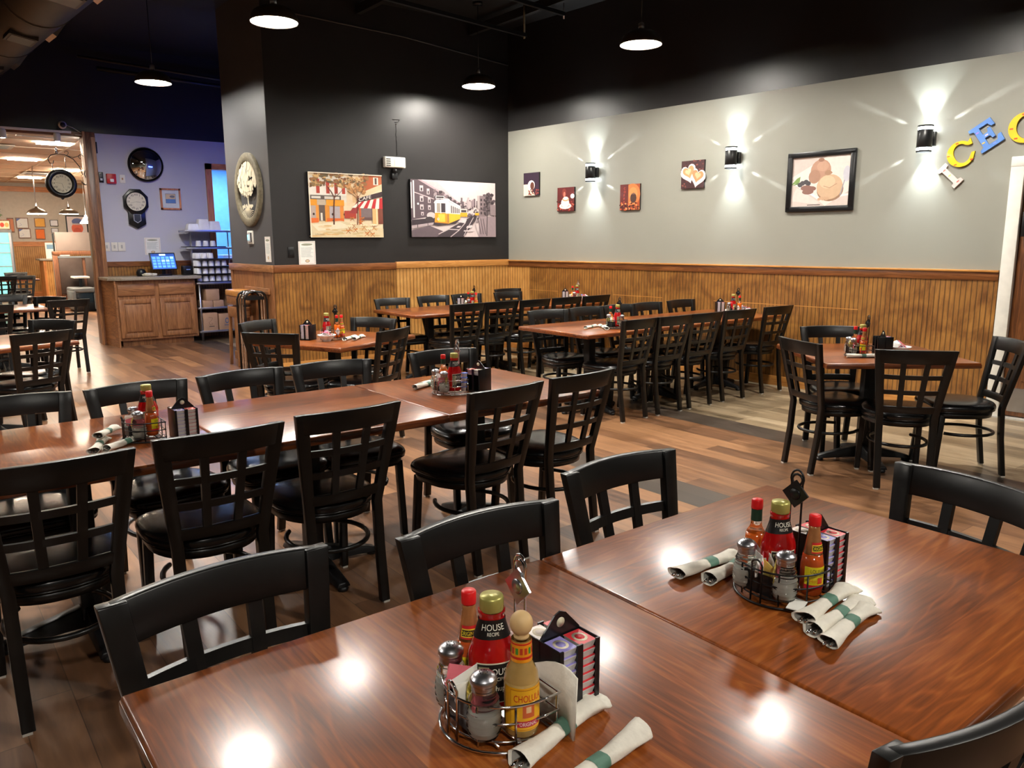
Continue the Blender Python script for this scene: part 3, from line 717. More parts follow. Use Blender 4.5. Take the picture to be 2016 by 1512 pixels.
TR = make_table((.95, .95), 'X', .75); TR.location = (5.11, 2.615, 0); TR.rotation_euler = (0, 0, R(-38.5)); TR['label'] = wt+'square one at the right before the door'; TR['group'] = tg
table(TX, .44, 6.95, wt+'at the left edge behind the large left chair', R(22), tg)
table(TY, .86, 10.72, wt+'pale with reflections, at the left edge near the opening', 0, tg)
table(TY, 1.85, 19.4, wt+'distant one in the front room', 0, tg)

# ------------------------------------------------------------------ condiments (prototypes are built once, then copied)
def make_caddy(m_, name='condiment_caddy'):
    t = empty(name, '', 'condiment caddy')
    def D(sc, z):     # half-round outline: straight back at x=0 along y, bow towards -x
        p = [(-.128*sc*math.sin(R(a))**.8, .095*sc*cos(R(a)), z) for a in range(0, 181, 9)]
        return p
    b = MB(); b.tube(D(1.08, .004), .0026, 6, True); b.tube([(x, y, .016) for x, y, z in D(1.0, 0)], .0018, 6, True)
    b.tube([(x, y, .045) for x, y, z in D(1.0, 0)], .0018, 6, True); b.tube([(x, y, .075) for x, y, z in D(1.03, 0)], .0022, 6, True)
    b.build('ring_wire', m_, t)
    b = MB()
    for a in (30, 62, 118, 150): b.tube([(-.128*math.sin(R(a))**.8, .095*cos(R(a)), z) for z in (.004, .075)], .0018, 6)
    for y in (-.09, -.03, .03, .09): b.tube([(0, y, .004), (0, y, .075)], .0018, 6)
    for x in (-.03, -.07, -.1): b.tube([(x, -.075, .014), (x, .075, .014)], .0016, 6)
    b.build('upright_wire', m_, t)
    b = MB(); pts = [(-.131, -.012, .004), (-.131, -.012, .085)]+[(-.133, .012*-cos(R(a)), .085+.012*sin(R(a))) for a in range(20, 180, 20)]+[(-.131, .012, .085), (-.131, .012, .004)]
    b.tube(pts, .0022, 6); b.build('front_loop', m_, t)
    b = MB(); b.tube([(0, -.013, .004), (0, -.013, .235)]+[(0, -.015*cos(R(a)), .245+.02*sin(R(a))) for a in range(0, 181, 20)]+[(0, .013, .235), (0, .013, .004)], .0024, 6)
    b.tube([(0, .012*cos(R(a)), .244+.012*sin(R(a))) for a in range(0, 360, 30)], .0028, 6, True); h = b.build('handle', m_, t)
    b = MB(); q = .031; b.add([(-.006, 0, .213+q), (-.006, -q, .213), (-.006, 0, .213-q), (-.006, q, .213), (-.002, 0, .213+q), (-.002, -q, .213), (-.002, 0, .213-q), (-.002, q, .213)], [(0, 1, 2, 3), (7, 6, 5, 4), (0, 4, 5, 1), (1, 5, 6, 2), (2, 6, 7, 3), (3, 7, 4, 0)])
    b.lathe([(.013, 0), (.011, .002)], 16, x=0, y=0, z=0); pl = b
    # turn the round emblem upright onto the plate
    k = len(pl.v)-32
    for i in range(k, len(pl.v)): x, y, z = pl.v[i]; pl.v[i] = (-.006-z, x, .213+y)
    pl.build('number_plate', M['steel'] if m_ is M['chrome'] else m_, h)
    return t
CAD_C = make_caddy(M['chrome']); CAD_B = make_caddy(M['blackm'])

def make_ketchup():
    pr = [(.026, 0), (.03, .004), (.031, .02), (.0315, .09), (.030, .1), (.0215, .128), (.0175, .145), (.0165, .158), (.0178, .16), (.0178, .166)]
    f = interp(pr); S = (1.22, .86)
    t = empty('ketchup_bottle', '', 'sauce bottle')
    b = MB(); b.lathe(pr, 32, sx=S[0], sy=S[1]); b.build('glass_body', M['ketchup'], t)
    b = MB(); b.lathe([(.0186, .164), (.0193, .166), (.0193, .184), (.0178, .188), (.0, .188)], 28); b.build('bottle_cap', M['gold'], t)
    for an in (-pi/2, pi/2):
        b = MB(); on_round(b, f, an, (236, 228, 200), .018, .086, 1.5, .0004, *S); on_round(b, f, an, (24, 22, 22), .020, .084, 1.42, .0009, *S)
        on_round(b, f, an-.42, (150, 146, 112), .03, .08, .45, .0013, *S)
        text_round(b, f, an+.18, (240, 236, 220), 'HOUSE', .066, .011, .0016, *S); text_round(b, f, an+.18, (230, 222, 200), 'RECIPE', .056, .006, .0016, *S)
        text_round(b, f, an, (236, 228, 200), 'Ketchup', .036, .012, .0016, *S)
        b.build('body_label', M['label'], t)
    b = MB(); S2 = (1.16, .9); rs = []; o = b.smooth
    b.col = s2l((22, 20, 20)); b.lathe([(f(z)*1.02+.0006, z) for z in (.122, .13, .138, .146, .152)], 32, sx=S[0], sy=S[1], cap=False)
    for an in (-pi/2, pi/2):
        text_round(b, lambda z: f(z)*1.02+.001, an, (240, 236, 220), 'HOUSE', .136, .010, .0006, *S); text_round(b, lambda z: f(z)*1.02+.001, an, (240, 236, 220), 'RECIPE', .128, .0055, .0006, *S)
    b.build('neck_label', M['label'], t)
    return t
def make_hot():
    pr = [(.019, 0), (.0225, .004), (.0232, .02), (.0232, .066), (.022, .074), (.0195, .09), (.0145, .12), (.0112, .143), (.0108, .152)]
    f = interp(pr); t = empty('hot_sauce_bottle', '', 'sauce bottle')
    b = MB(); b.lathe([p for p in pr if p[1] <= .09], 28); b.build('sauce', M['hots'], t)
    b = MB(); b.lathe([p for p in pr if p[1] >= .09], 28); b.build('glass_neck', M['hotg'], t)
    b = MB(); b.lathe([(.0118, .150), (.0125, .152), (.0123, .171), (.0108, .173), (0, .173)], 24); b.build('bottle_cap', M['redcap'], t)
    b = MB()
    on_round(b, f, 0, (228, 208, 26), .018, .066, 2.6, .0005); on_round(b, f, pi-.35, (205, 30, 40), .018, .066, 1.3, .0005); on_round(b, f, pi-.3, (238, 232, 226), .02, .045, 1.0, .0008)
    on_round(b, f, 0, (206, 24, 40), .018, .027, 2.6, .0008)
    text_round(b, f, .05, (26, 24, 30), 'LOUISIANA', .053, .0085, .001, ws=.62); text_round(b, f, .05, (40, 40, 40), 'HOT SAUCE', .047, .0035, .001)
    on_round(b, f, .1, (206, 60, 24), .03, .043, .5, .0009); text_round(b, f, -.5, (230, 120, 30), 'Hot', .032, .008, .001)
    b.build('front_label', M['label'], t)
    b = MB()
    on_round(b, f, 0, (205, 40, 40), .095, .117, 1.7, .0004, seg=14); on_round(b, f, 0, (240, 206, 60), .098, .112, 1.6, .0007); on_round(b, f, 0, (26, 24, 22), .1, .110, 1.45, .0009)
    text_round(b, f, 0, (240, 214, 40), 'ORIGINAL', .1015, .0068, .0012, ws=.62); b.build('neck_badge', M['label'], t)
    return t
def make_tabasco():
    pr = [(.019, 0), (.0225, .004), (.0225, .088), (.020, .098), (.0125, .112), (.0115, .12), (.0112, .152)]
    f = interp(pr); t = empty('pepper_sauce_bottle', '', 'sauce bottle')
    b = MB(); b.lathe([p for p in pr if p[1] <= .098], 28); b.build('sauce', M['tab'], t)
    b = MB(); b.lathe([(f(z)+.0002, z) for z in (.098, .105, .112, .12, .152)], 28, cap=False); b.build('glass_neck', M['glass'], t)
    b = MB(); b.lathe([(.0112, .150), (.0128, .152), (.0122, .170), (.0112, .172), (0, .172)], 8); b.build('bottle_cap', M['redcap'], t)
    b = MB(); b.col = s2l((22, 58, 42)); b.lathe([(f(z)+.0006, z) for z in (.124, .15)], 24, cap=False); b.build('neck_wrap', M['label'], t)
    for an in (0, pi):
        b = MB(); n = 0; b.col = s2l((232, 214, 206)); q = []
        for i in range(9):
            z = .018+.06*i/8; hw_ = .9*(1-abs(i-4)/4)+.02; q.append([((f(z)+.0006)*cos(an+e), (f(z)+.0006)*sin(an+e), z) for e in [(-1+2*j/8)*hw_ for j in range(9)]])
        b.rings(q, cap=False, closed=False)
        text_round(b, f, an, (30, 60, 40), 'TABASCO', .044, .0066, .0012, ws=.8); text_round(b, f, an, (160, 50, 50), 'BRAND', .056, .0035, .0012)
        b.build('diamond_label', M['label'], t)
    return t
def make_chol():
    pr = [(.022, 0), (.0255, .004), (.0265, .02), (.0265, .088), (.0245, .1), (.018, .112), (.0158, .12), (.0152, .152)]
    f = interp(pr); t = empty('wooden_ball_sauce_bottle', '', 'sauce bottle')
    b = MB(); b.lathe([p for p in pr if p[1] <= .088], 28); b.build('sauce', M['chol'], t)
    b = MB(); b.lathe([(f(z), z) for z in (.088, .1, .112, .12, .152)], 28, cap=False); b.build('glass_neck', M['chol'], t)
    b = MB(); b.lathe([(.011, .152), (.012, .156)]+[(.0175*sin(R(a)), .175-.019*cos(R(a))) for a in range(30, 181, 15)], 24); b.build('bottle_cap', M['ball'], t)
    b = MB(); b.col = s2l((236, 150, 24)); b.lathe([(f(z)+.0005, z) for z in (.119, .15)], 24, cap=False); b.col = s2l((206, 40, 26)); b.lathe([(f(z)+.0008, z) for z in (.124, .128)], 24, cap=False); b.lathe([(f(z)+.0008, z) for z in (.1465, .149)], 24, cap=False)
    for an in range(0, 360, 24): on_round(b, f, R(an), (70, 140, 50) if an % 48 else (196, 60, 30), .132, .142, .26, .001)
    b.build('neck_label', M['label'], t)
    b = MB(); on_round(b, f, 0, (232, 166, 20), .014, .084, 3.0, .0005, seg=16); on_round(b, f, 0, (190, 110, 20), .016, .081, 2.1, .0007); on_round(b, f, 0, (236, 176, 30), .017, .080, 2.04, .0009)
    text_round(b, f, 0, (196, 30, 26), 'CHOLULA', .062, .011, .0013, ws=.62); on_round(b, f, 0, (206, 96, 50), .036, .056, .7, .0011); on_round(b, f, 0, (230, 190, 140), .044, .054, .3, .0013)
    on_round(b, f, 0, (190, 40, 60), .021, .031, 1.6, .0011); text_round(b, f, 0, (245, 230, 230), 'ORIGINAL', .023, .006, .0014, ws=.7); b.build('front_label', M['label'], t)
    return t
def make_shaker():
    t = empty('salt_shaker', '', 'shaker')
    pr = [(.019, 0), (.0225, .003)]
    for i in range(56):
        z = .005+.058*i/55; r = .0225+.0038*sin(pi*min(1, z/.055)); pr.append((r+.0012*sin(z*2*pi/.0088), z))
    pr += [(.0205, .068), (.018, .074), (.018, .082)]
    b = MB(); b.lathe(pr, 24); b.build('glass_body', M['glass'], t)
    b = MB(); b.lathe([(.016, .004), (.0195, .015), (.0208, .028), (.0205, .036), (.019, .042)], 16); b.build('salt_fill', M['salt'], t)
    b = MB(); b.lathe([(.0178, .075), (.0186, .0765), (.0178, .079), (.0186, .0815), (.0178, .084), (.0182, .0865)], 24, cap=False); b.lathe([(.0182, .0865), (.0205, .0875), (.0208, .090), (.0206, .0945), (.0195, .0965)], 24, cap=False); b.lathe([(.0195, .0965), (.0165, .100), (.010, .1035), (0, .1045)], 24, cap=False); lid = b.build('shaker_lid', M['steel'], t)
    b = MB()
    for k in range(8): b.lathe([(.0009, .1020), (.0009, .1048)], 5, x=.006*cos(k*pi/4), y=.006*sin(k*pi/4))
    b.build('pour_hole', M['blackm'], lid)
    return t
def make_jamrack():
    """black rack, open slotted face towards -Y, two stacks; x width .085, y depth .1, height .13"""
    t = empty('jam_rack', '', 'jam rack'); W_, L_, Hh = .086, .100, .118
    b = MB(); b.box(0, 0, 0, W_, L_, .005); b.box(-W_/2+.0015, 0, 0, .003, L_, Hh); b.box(W_/2-.0015, 0, 0, .003, L_, Hh)
    b.build('side_panel', M['blackp'], t, bevel=.001)
    for y in (-L_/2+.0015, L_/2-.0015):
        b = MB()
        for x, w_ in ((-W_/2+.004, .008), (0, .012), (W_/2-.004, .008)): b.box(x, y, 0, w_, .003, Hh)
        b.box(0, y, 0, W_, .003, .01); b.build('slotted_face', M['blackp'], t)
    b = MB(); pl = [(-W_/2, .0), (W_/2, .0), (W_/2, Hh), (.012, .152), (.0, .157), (-.012, .152), (-W_/2, Hh)]
    b.add([(x, -.0015, z) for x, z in pl]+[(x, .0015, z) for x, z in pl], [tuple(range(7)), tuple(range(13, 6, -1))]+[(i, i+7, (i+1) % 7+7, (i+1) % 7) for i in range(7)]); hd = b.build('divider_handle', M['blackp'], t)
    b = MB()
    for y in (-.0022, .0018): b.lathe([(.0085, 0), (.0085, .0004)], 16)
    for i in range(len(b.v)): x, y, z = b.v[i]; b.v[i] = (x, (-.0022 if i < len(b.v)//2 else .0018)+z, .138+y)
    b.build('finger_hole', M['clockf'], hd)
    return t
def make_tub(rgb, name='jam_tub'):
    t = empty(name, '', 'jam portion')
    b = MB(); b.hexa([(-.014, -.017, 0), (.014, -.017, 0), (.014, .017, 0), (-.014, .017, 0)], [(-.0165, -.0205, .0125), (.0165, -.0205, .0125), (.0165, .0205, .0125), (-.0165, .0205, .0125)]); b.build('tub', M['tubw'], t)
    b = MB(); b.col = s2l((222, 216, 214)); b.box(0, 0, .0123, .0345, .0425, .0008); b.col = s2l(rgb); b.box(0, 0, .0131, .034, .042, .0003); b.col = s2l((238, 226, 200)); b.lathe([(.0125, .0134), (.0125, .0137)], 14, sx=1, sy=1.15); b.col = s2l(rgb); b.lathe([(.008, .0137), (.008, .0139)], 12, sx=1, sy=1.15); b.build('foil_lid', M['label'], t)
    return t
def make_packbox():
    t = empty('packet_box', '', 'packet holder'); b = MB()
    b.box(0, 0, 0, .05, .064, .003)
    for x in (-.025, .025): b.box(x, 0, 0, .002, .066, .045)
    for y in (-.033, .033): b.box(0, y, 0, .052, .002, .045)
    b.build('acrylic_box', M['blackp'], t); return t
def make_packet(rgb):
    b = MB(); b.col = s2l(rgb); rs = []
    for i in range(7):
        x = -.02+.04*i/6; th = .0025*sin(pi*i/6)+.0004; b_ = .0015*sin(i*1.9)
        rs.append([(x, -.0005-th, -.03+b_), (x, -.0005-th, .03+b_), (x, th, .03-b_), (x, th, -.03-b_)])
    b.rings(rs); b.col = s2l(tuple(int(c*.55) for c in rgb)); b.add([(-.008, -.0034, .0), (.008, -.0036, .0), (.008, -.0036, .016), (-.008, -.0034, .016)], [(0, 1, 2, 3)])
    return b.build('sugar_packet', M['label'])
def make_roll(seed):
    rnd = random.Random(seed); t = empty('napkin_roll', '', 'napkin roll'); b = MB(); rs = []; n = 16; N = 22
    ph = [rnd.uniform(0, 6) for _ in range(4)]
    for i in range(N+1):
        u = i/N; x = -.105+.21*u
        k = abs(u-.5)*2; wd = .0135+.0085*k**1.5+(.006 if u > .8 else 0)*(u-.8)*5; th = .011+.002*k
        if u > .93: wd *= .93; th *= .6
        ring = []
        for j in range(n):
            a = 2*pi*j/n; cr = 1+.06*sin(3*a+ph[0]+u*9)+.05*sin(5*a+ph[1]-u*14)
            ring.append((x+.006*sin(a+ph[2]) if i in (0, N) else x, wd*cr*cos(a), max(.0, th+th*cr*sin(a))))
        rs.append(ring)
    # hollow near end
    inner = [[(p[0]+.004, p[1]*.82, th_+(p[2]-th_)*.82) for p in rs[0] for th_ in (.012,)], [(p[0]+.035, p[1]*.6, .011+(p[2]-.011)*.6) for p in rs[0]]]
    b.smooth = True; b.cur = 0; b.rings(rs, cap=False); b.rings([rs[0], inner[0]], cap=False); b.add(rs[-1], [tuple(range(n))])
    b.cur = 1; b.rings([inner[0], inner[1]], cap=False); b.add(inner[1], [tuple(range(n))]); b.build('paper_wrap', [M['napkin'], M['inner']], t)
    b = MB(); b.smooth = True; i0, i1 = 10, 14; b.rings([[(p[0], p[1]*1.05, max(0.0004, .0115+(p[2]-.0115)*1.07)) for p in rs[i]] for i in range(i0, i1)], cap=False); b.build('paper_band', M['band'], t)
    b = MB(); b.tube([(-.09, 0, .012), (-.108, .004, .010), (-.116, .004, .009)], [.003, .004, .002], 6); b.tube([(-.09, -.006, .012), (-.112, -.008, .011)], .0025, 6); b.build('cutlery', M['chrome'], t)
    return t
def make_bowl():
    t = empty('white_bowl', '', 'bowl'); b = MB()
    b.lathe([(.028, 0), (.03, .004), (.045, .02), (.066, .042), (.072, .05), (.07, .05), (.062, .042), (.04, .018), (0, .012)], 28, cap=False); b.build('bowl_shell', M['bowl'], t); return t
def make_cream(rgb):
    b = MB(); b.col = s2l((236, 236, 236)); b.lathe([(.011, 0), (.0145, .02), (.017, .021)], 14); b.col = s2l(rgb); b.lathe([(.017, .021), (.017, .022)], 14); return b.build('creamer_cup', M['label'])
KE = make_ketchup(); HO = make_hot(); TA = make_tabasco(); CHO = make_chol(); SH = make_shaker(); JR = make_jamrack(); PB = make_packbox(); BO = make_bowl()
TUB = [make_tub((208, 42, 52)), make_tub((150, 140, 205)), make_tub((226, 210, 200))]
PK = [make_packet((232, 120, 132)), make_packet((236, 216, 110)), make_packet((236, 234, 228))]
RL = [make_roll(s) for s in (1, 2, 3)]; CR = [make_cream((60, 110, 220))]
_first = set()
def put(proto, loc, rz, label, group, cat=None, drop=()):
    rz3 = rz if isinstance(rz, tuple) else (0, 0, rz)
    if proto.name not in _first:
        _first.add(proto.name); o = proto; o.location = loc; o.rotation_euler = rz3
    else: o = dup(proto, loc, rz3, drop=drop)
    o['label'] = label; o['group'] = group
    if cat: o['category'] = cat
    return o
TZ = .7505
def station(cx, cy, where, metal='B', rot=0, items='', z=TZ, packs=6, jam=None, jamrot=0, full=True, pole=True, kt=KT):
    cx *= kt; cy *= kt; jam = (jam[0]*kt, jam[1]*kt) if jam else None
    """a caddy whose straight back stands at cx,cy along Y; items: (kind, dx, dy, rot)"""
    c_, s_ = cos(rot), sin(rot)
    def at(dx, dy, dz=0): return (cx+dx*c_-dy*s_, cy+dx*s_+dy*c_, z+dz)
    if metal: put(CAD_B if metal == 'B' else CAD_C, at(0, 0), rot, ('black' if metal == 'B' else 'chrome')+' wire condiment caddy on '+where, 'wire condiment caddies', drop=() if pole else ('handle',))
    names = {'K': (KE, 'red ketchup bottle with gold cap', 'ketchup bottles'), 'H': (HO, 'hot sauce bottle with yellow label', 'hot sauce bottles'), 'T': (TA, 'pepper sauce bottle with green neck', 'pepper sauce bottles'),
             'C': (CHO, 'sauce bottle with round wooden cap', 'wooden ball sauce bottles'), 'S': (SH, 'glass salt shaker, nearer one', 'salt and pepper shakers'), 'P': (SH, 'glass pepper shaker, farther one', 'salt and pepper shakers')}
    for k, dx, dy, r in items:
        p, nm, g = names[k]; p_ = p; put(p, at(dx, dy, .017 if metal else 0), r+rot, nm+' in the caddy on '+where, g)
    if packs and metal:
        put(PB, at(-.092, .005, .017), rot, 'black box of sugar packets in the caddy on '+where, 'sugar packet boxes')
        rnd = random.Random(int(cx*1000))
        for i in range(packs):
            k = (0, 1, 2, 2, 1, 2, 0, 2)[i % 8]; y = -.024+.048*i/max(1, packs-1)
            put(PK[k], at(-.092+rnd.uniform(-.006, .006), y, .070+rnd.uniform(-.006, .008)), (R(rnd.uniform(-28, 28)), R(90+rnd.uniform(-30, 30)), rot+R(rnd.uniform(-60, 60))),
                ('pink', 'yellow', 'white')[k]+' sugar packet in the caddy on '+where, 'sugar packets in the caddy on '+where, 'sugar packet')
    if jam:
        jx, jy = jam; put(JR, (jx, jy, z), jamrot, 'black rack of jam portions on '+where, 'black jam racks')
        cj, sj = cos(jamrot), sin(jamrot)
        for sx in (-1, 1):
            for sy in ((-1, 1) if full else (-1,)):
                n = 8
                for k in (range(n) if (sy == -1) else (6, 7)):
                    lx, ly = sx*.0205, sy*.0255
                    ci = (0 if sx > 0 else 1) if sy < 0 else (2 if sx < 0 else 0)
                    kk = {(-1, -1): 'front left', (1, -1): 'front right', (-1, 1): 'rear left', (1, 1): 'rear right'}[(sx, sy)]
                    put(TUB[ci], (jx+lx*cj-ly*sj, jy+lx*sj+ly*cj, z+.006+k*.0137), jamrot, 'jam portion, '+('bottom', 'second up', 'third up', 'fourth up', 'fifth up', 'sixth up', 'second from top', 'top')[k]+' of '+kk+' rack stack on '+where, 'jam portions, '+kk+' stack on '+where, 'jam portion')
NAPC = [0]
def roll(x, y, deg, label, z=TZ, tilt=0, where='', kt=KT):
    x *= kt; y *= kt
    NAPC[0] += 1; put(RL[NAPC[0] % 3], (x, y, z+.0005), (0, R(tilt), R(deg)), 'napkin roll with green band, '+label, 'cutlery rolled in paper napkins')
w1 = 'the near left table'; w2 = 'the near right table'
station(.70, .88, w1, 'C', 0, (('H', -.045, .078, R(235)), ('K', -.045, .015, R(150)), ('C', -.05, -.066, R(255)), ('S', -.103, -.042, 0), ('P', -.095, .058, 0)), jam=(.765, .86), packs=7)
station(1.43, .865, w2, 'B', 0, (('T', -.035, .072, R(220)), ('K', -.05, .005, R(-28)), ('H', -.03, -.064, R(250)), ('S', -.098, -.045, 0), ('P', -.105, .045, 0)), jam=(1.495, .85), packs=8)
w3 = 'the middle row, left'; w4 = 'the middle row, right'; w5 = 'the bowl table at left'; w6 = 'the rear row, left'; w7 = 'the rear row, corner end'; w8 = 'the wall row, front'; w9 = 'the wall row, far end'; w10 = 'the right square table'
station(.72, 3.12, w3, 'B', 0, (('H', -.035, -.03, R(330)), ('K', -.03, .035, 0), ('S', -.085, -.05, 0), ('P', -.08, .05, 0)), jam=(.79, 3.05), packs=5, pole=False)
station(2.11, 3.14, w4, 'C', 0, (('T', -.05, .055, R(240)), ('K', -.04, -.03, 0), ('S', -.105, -.035, 0), ('P', -.10, .05, 0)), jam=(2.20, 3.09), jamrot=R(108), packs=5)
station(2.60, 5.53, w5, 'B', R(20), (('K', -.07, .03, 0), ('T', -.05, -.06, R(240)), ('H', -.01, -.07, R(230))), jam=(2.40, 5.60), jamrot=R(-55), packs=0, full=False)
station(4.92, 6.97, w6, 'B', 0, (('K', -.05, -.03, 0), ('T', -.04, .06, 0), ('H', -.03, -.075, R(230)), ('S', -.1, -.03, 0)), jam=(4.86, 7.14), jamrot=R(-40), packs=4, full=False)
station(6.56, 7.08, w7, 'C', 0, (('T', -.05, .05, 0), ('K', -.04, -.02, 0), ('S', -.1, -.04, 0)), jam=(6.50, 7.25), jamrot=R(-40), packs=4, full=False)
station(4.80, 4.66, w8, 'B', 0, (('T', -.06, .05, 0), ('K', -.045, -.02, 0), ('P', -.1, .03, 0), ('S', -.05, -.08, 0)), packs=5)
station(6.64, 4.80, w9, 'B', 0, (('K', -.08, .0, 0), ('T', -.04, -.05, 0), ('S', -.12, .02, 0)), jam=(6.55, 4.95), jamrot=R(-40), packs=4, full=False)
station(4.95, 2.56, w10, 'B', R(-35), (('T', -.06, .045, 0), ('K', -.035, .0, 0), ('H', -.05, -.055, R(200)), ('S', -.10, -.02, 0), ('P', -.1, .045, 0)), z=.7505, packs=5, jam=(5.10, 2.53), jamrot=R(50), full=False, kt=1)
# napkin rolls
roll(.705, .787, 12, 'upper one beside the chrome caddy on '+w1); roll(.695, .695, 188, 'lower one with fork showing on '+w1)
roll(1.378, .752, 6, 'top of three right of caddy on '+w2, TZ+.012); roll(1.372, .722, 2, 'middle of three right of caddy on '+w2); roll(1.352, .690, 8, 'lowest of three right of caddy on '+w2)
roll(1.37, 1.035, -4, 'left one behind the black caddy on '+w2); roll(1.40, .99, 6, 'right one behind the black caddy on '+w2)
roll(.55, 3.19, 62, 'steep one on the pile on '+w3, TZ+.02, 4); roll(.50, 3.08, 70, 'left one in the pile on '+w3); roll(.585, 3.06, 40, 'right one in the pile on '+w3)
roll(2.07, 3.36, 20, 'front one left of caddy on '+w4); roll(2.12, 3.41, 30, 'rear one left of caddy on '+w4)
roll(2.66, 5.42, 40, 'left dark open end on '+w5, tilt=0); roll(2.72, 5.40, 44, 'right dark open end on '+w5)
roll(5.12, 6.94, 0, 'one lying on '+w6); roll(5.1, 6.88, 4, 'second one lying on '+w6)
roll(4.60, 4.80, 20, 'leftmost pointing at the camera on '+w8); roll(4.68, 4.74, 60, 'crossed one on '+w8); roll(4.66, 4.68, 50, 'nearest in the heap on '+w8)
roll(4.85, 2.53, -38, 'one lying before the caddy on '+w10, .7505, kt=1)
roll(6.66, 4.66, 30, 'in the heap at '+w9); roll(6.72, 4.93, 80, 'in the heap behind bottles at '+w9); roll(6.6, 6.92, 20, 'lying at '+w7)
# bowls with packets and creamers
for (bx, by_, wh, z) in ((2.47*KT, 5.42*KT, w5, TZ), (5.20, 2.46, w10, .7505), (6.88, 4.89, w9, TZ), (6.78, 7.2, w7, TZ)):
    put(BO, (bx, by_, z), 0, 'white bowl of creamers and packets on '+wh, 'white bowls')
    rnd = random.Random(int(bx*100))
    for i in range(9):
        a = rnd.uniform(0, 6.28); rr = rnd.uniform(.0, .04); k = i % 3
        pos = (bx+rr*cos(a), by_+rr*sin(a), z+.038+.004*i)
        if k == 0: put(CR[0], pos, (R(rnd.uniform(-50, 50)), R(rnd.uniform(-50, 50)), a), 'blue lidded creamer cup in the bowl on '+wh, 'blue creamers in the bowl on '+wh, 'creamer')
        else: put(PK[2 if k == 1 else 0], pos, (R(rnd.uniform(30, 90)), R(rnd.uniform(-40, 40)), a), ('white' if k == 1 else 'pink')+' packet in the bowl on '+wh, ('white' if k == 1 else 'pink')+' packets in the bowl on '+wh, 'sugar packet')
for i in range(4): put(CR[0], (2.10*KT+.002*i, 3.075*KT, TZ+.015+.023*i), 0, 'blue creamer cup stacked in the chrome caddy on '+w4, 'blue creamers stacked in the chrome caddy', 'creamer')
# folded napkins standing behind the near bottles
b = MB(); b.smooth = True; rs = []
for i in range(9):
    y = -.075+.15*i/8; rs.append([(.0+.006*sin(i*.9), y, .0), (.006+.004*sin(i*.7), y, .095+.016*sin(i*.5+.4)-.02*(i/8)), (.009+.004*sin(i*.7), y, .095+.016*sin(i*.5+.4)-.02*(i/8)), (.004+.006*sin(i*.9), y, .0)])
b.rings(rs); o = b.build('paper_napkins', M['napkin'], loc=(.727, .86, TZ)); tag(o, 'cream folded paper napkins standing between the chrome caddy and jam rack', 'napkins')
b = MB(); b.box(0, 0, 0, .05, .03, .002, .3); o = b.build('paper_slip', M['paper'], loc=(1.366, .81, TZ+.016)); tag(o, 'small white slip under the shaker in the black caddy', 'paper slip')

# ------------------------------------------------------------------ things on the walls
random.seed(7)
# sconces
SC = None
for i, (s, z) in enumerate(((1.61, 2.33), (3.585, 2.35), (5.5, 2.36))):
    lab = 'black cylinder up-and-down wall light '+('left, between the coffee canvases', 'middle, between heart cup canvas and framed dessert picture', 'right, beside the coloured letters')[i]
    loc = RW(s, .09, z)
    if SC is None:
        SC = v = empty('wall_sconce', lab, 'wall light', loc, WROT, 'black up-and-down wall sconces')
        b = MB(); b.lathe([(.060, -.075), (.062, -.073), (.062, .073), (.060, .075)], 28); b.build('sconce_body', M['blackm'], v)
        for sg in (-1, 1):
            b = MB(); b.lathe([(.058, sg*.098), (.058, sg*.076)][::sg], 28); b.build('lens_ring', M['lens'], v)
            b = MB(); b.lathe([(.062, sg*.112), (.062, sg*.098)][::sg], 28, cap=False); b.lathe([(.062, sg*.112), (.054, sg*.112)], 28, cap=False); b.build('end_ring', M['blackm'], v)
        b = MB(); b.box(.02, .066, -.06, .09, .045, .12); b.build('wall_bracket', M['blackm'], v, bevel=.005)
    else: dup(SC, loc, WROT, lab)
    for sg in (-1, 1):
        for sz, pw, off in ((70, SPOT_W*1.7, .115), (40, SPOT_W*.9, .115)):
            l = bpy.data.lights.new('sconce_beam', 'SPOT'); l.energy = pw; l.spot_size = R(sz); l.spot_blend = .5; l.color = (.86, .97, 1.0); l.shadow_soft_size = .02
            o = bpy.data.objects.new('sconce_beam', l); COL.objects.link(o)
            o.location = loc+Vector((0, 0, sg*off))-WN*.04; dv = Vector((0, 0, sg))-WN*(.04 if sz > 50 else .06); o.rotation_euler = dv.to_track_quat('-Z', 'Y').to_euler()
        for k, tl in ((-1, .3), (1, .3), (-1, .12), (1, .12)):   # thin beams that leave the clear ring
            l = bpy.data.lights.new('sconce_ray', 'SPOT'); l.energy = SPOT_W*(1.0 if tl > .2 else 1.8); l.spot_size = R(9 if tl > .2 else 7); l.spot_blend = .8; l.color = (.9, .97, 1.0); l.shadow_soft_size = .01
            o = bpy.data.objects.new('sconce_ray', l); COL.objects.link(o); o.location = loc+Vector((0, 0, sg*.088))+WD*k*.066-WN*.035
            dv = WD*k*1.0+Vector((0, 0, sg*.5))-WN*tl; o.rotation_euler = dv.to_track_quat('-Z', 'Y').to_euler()

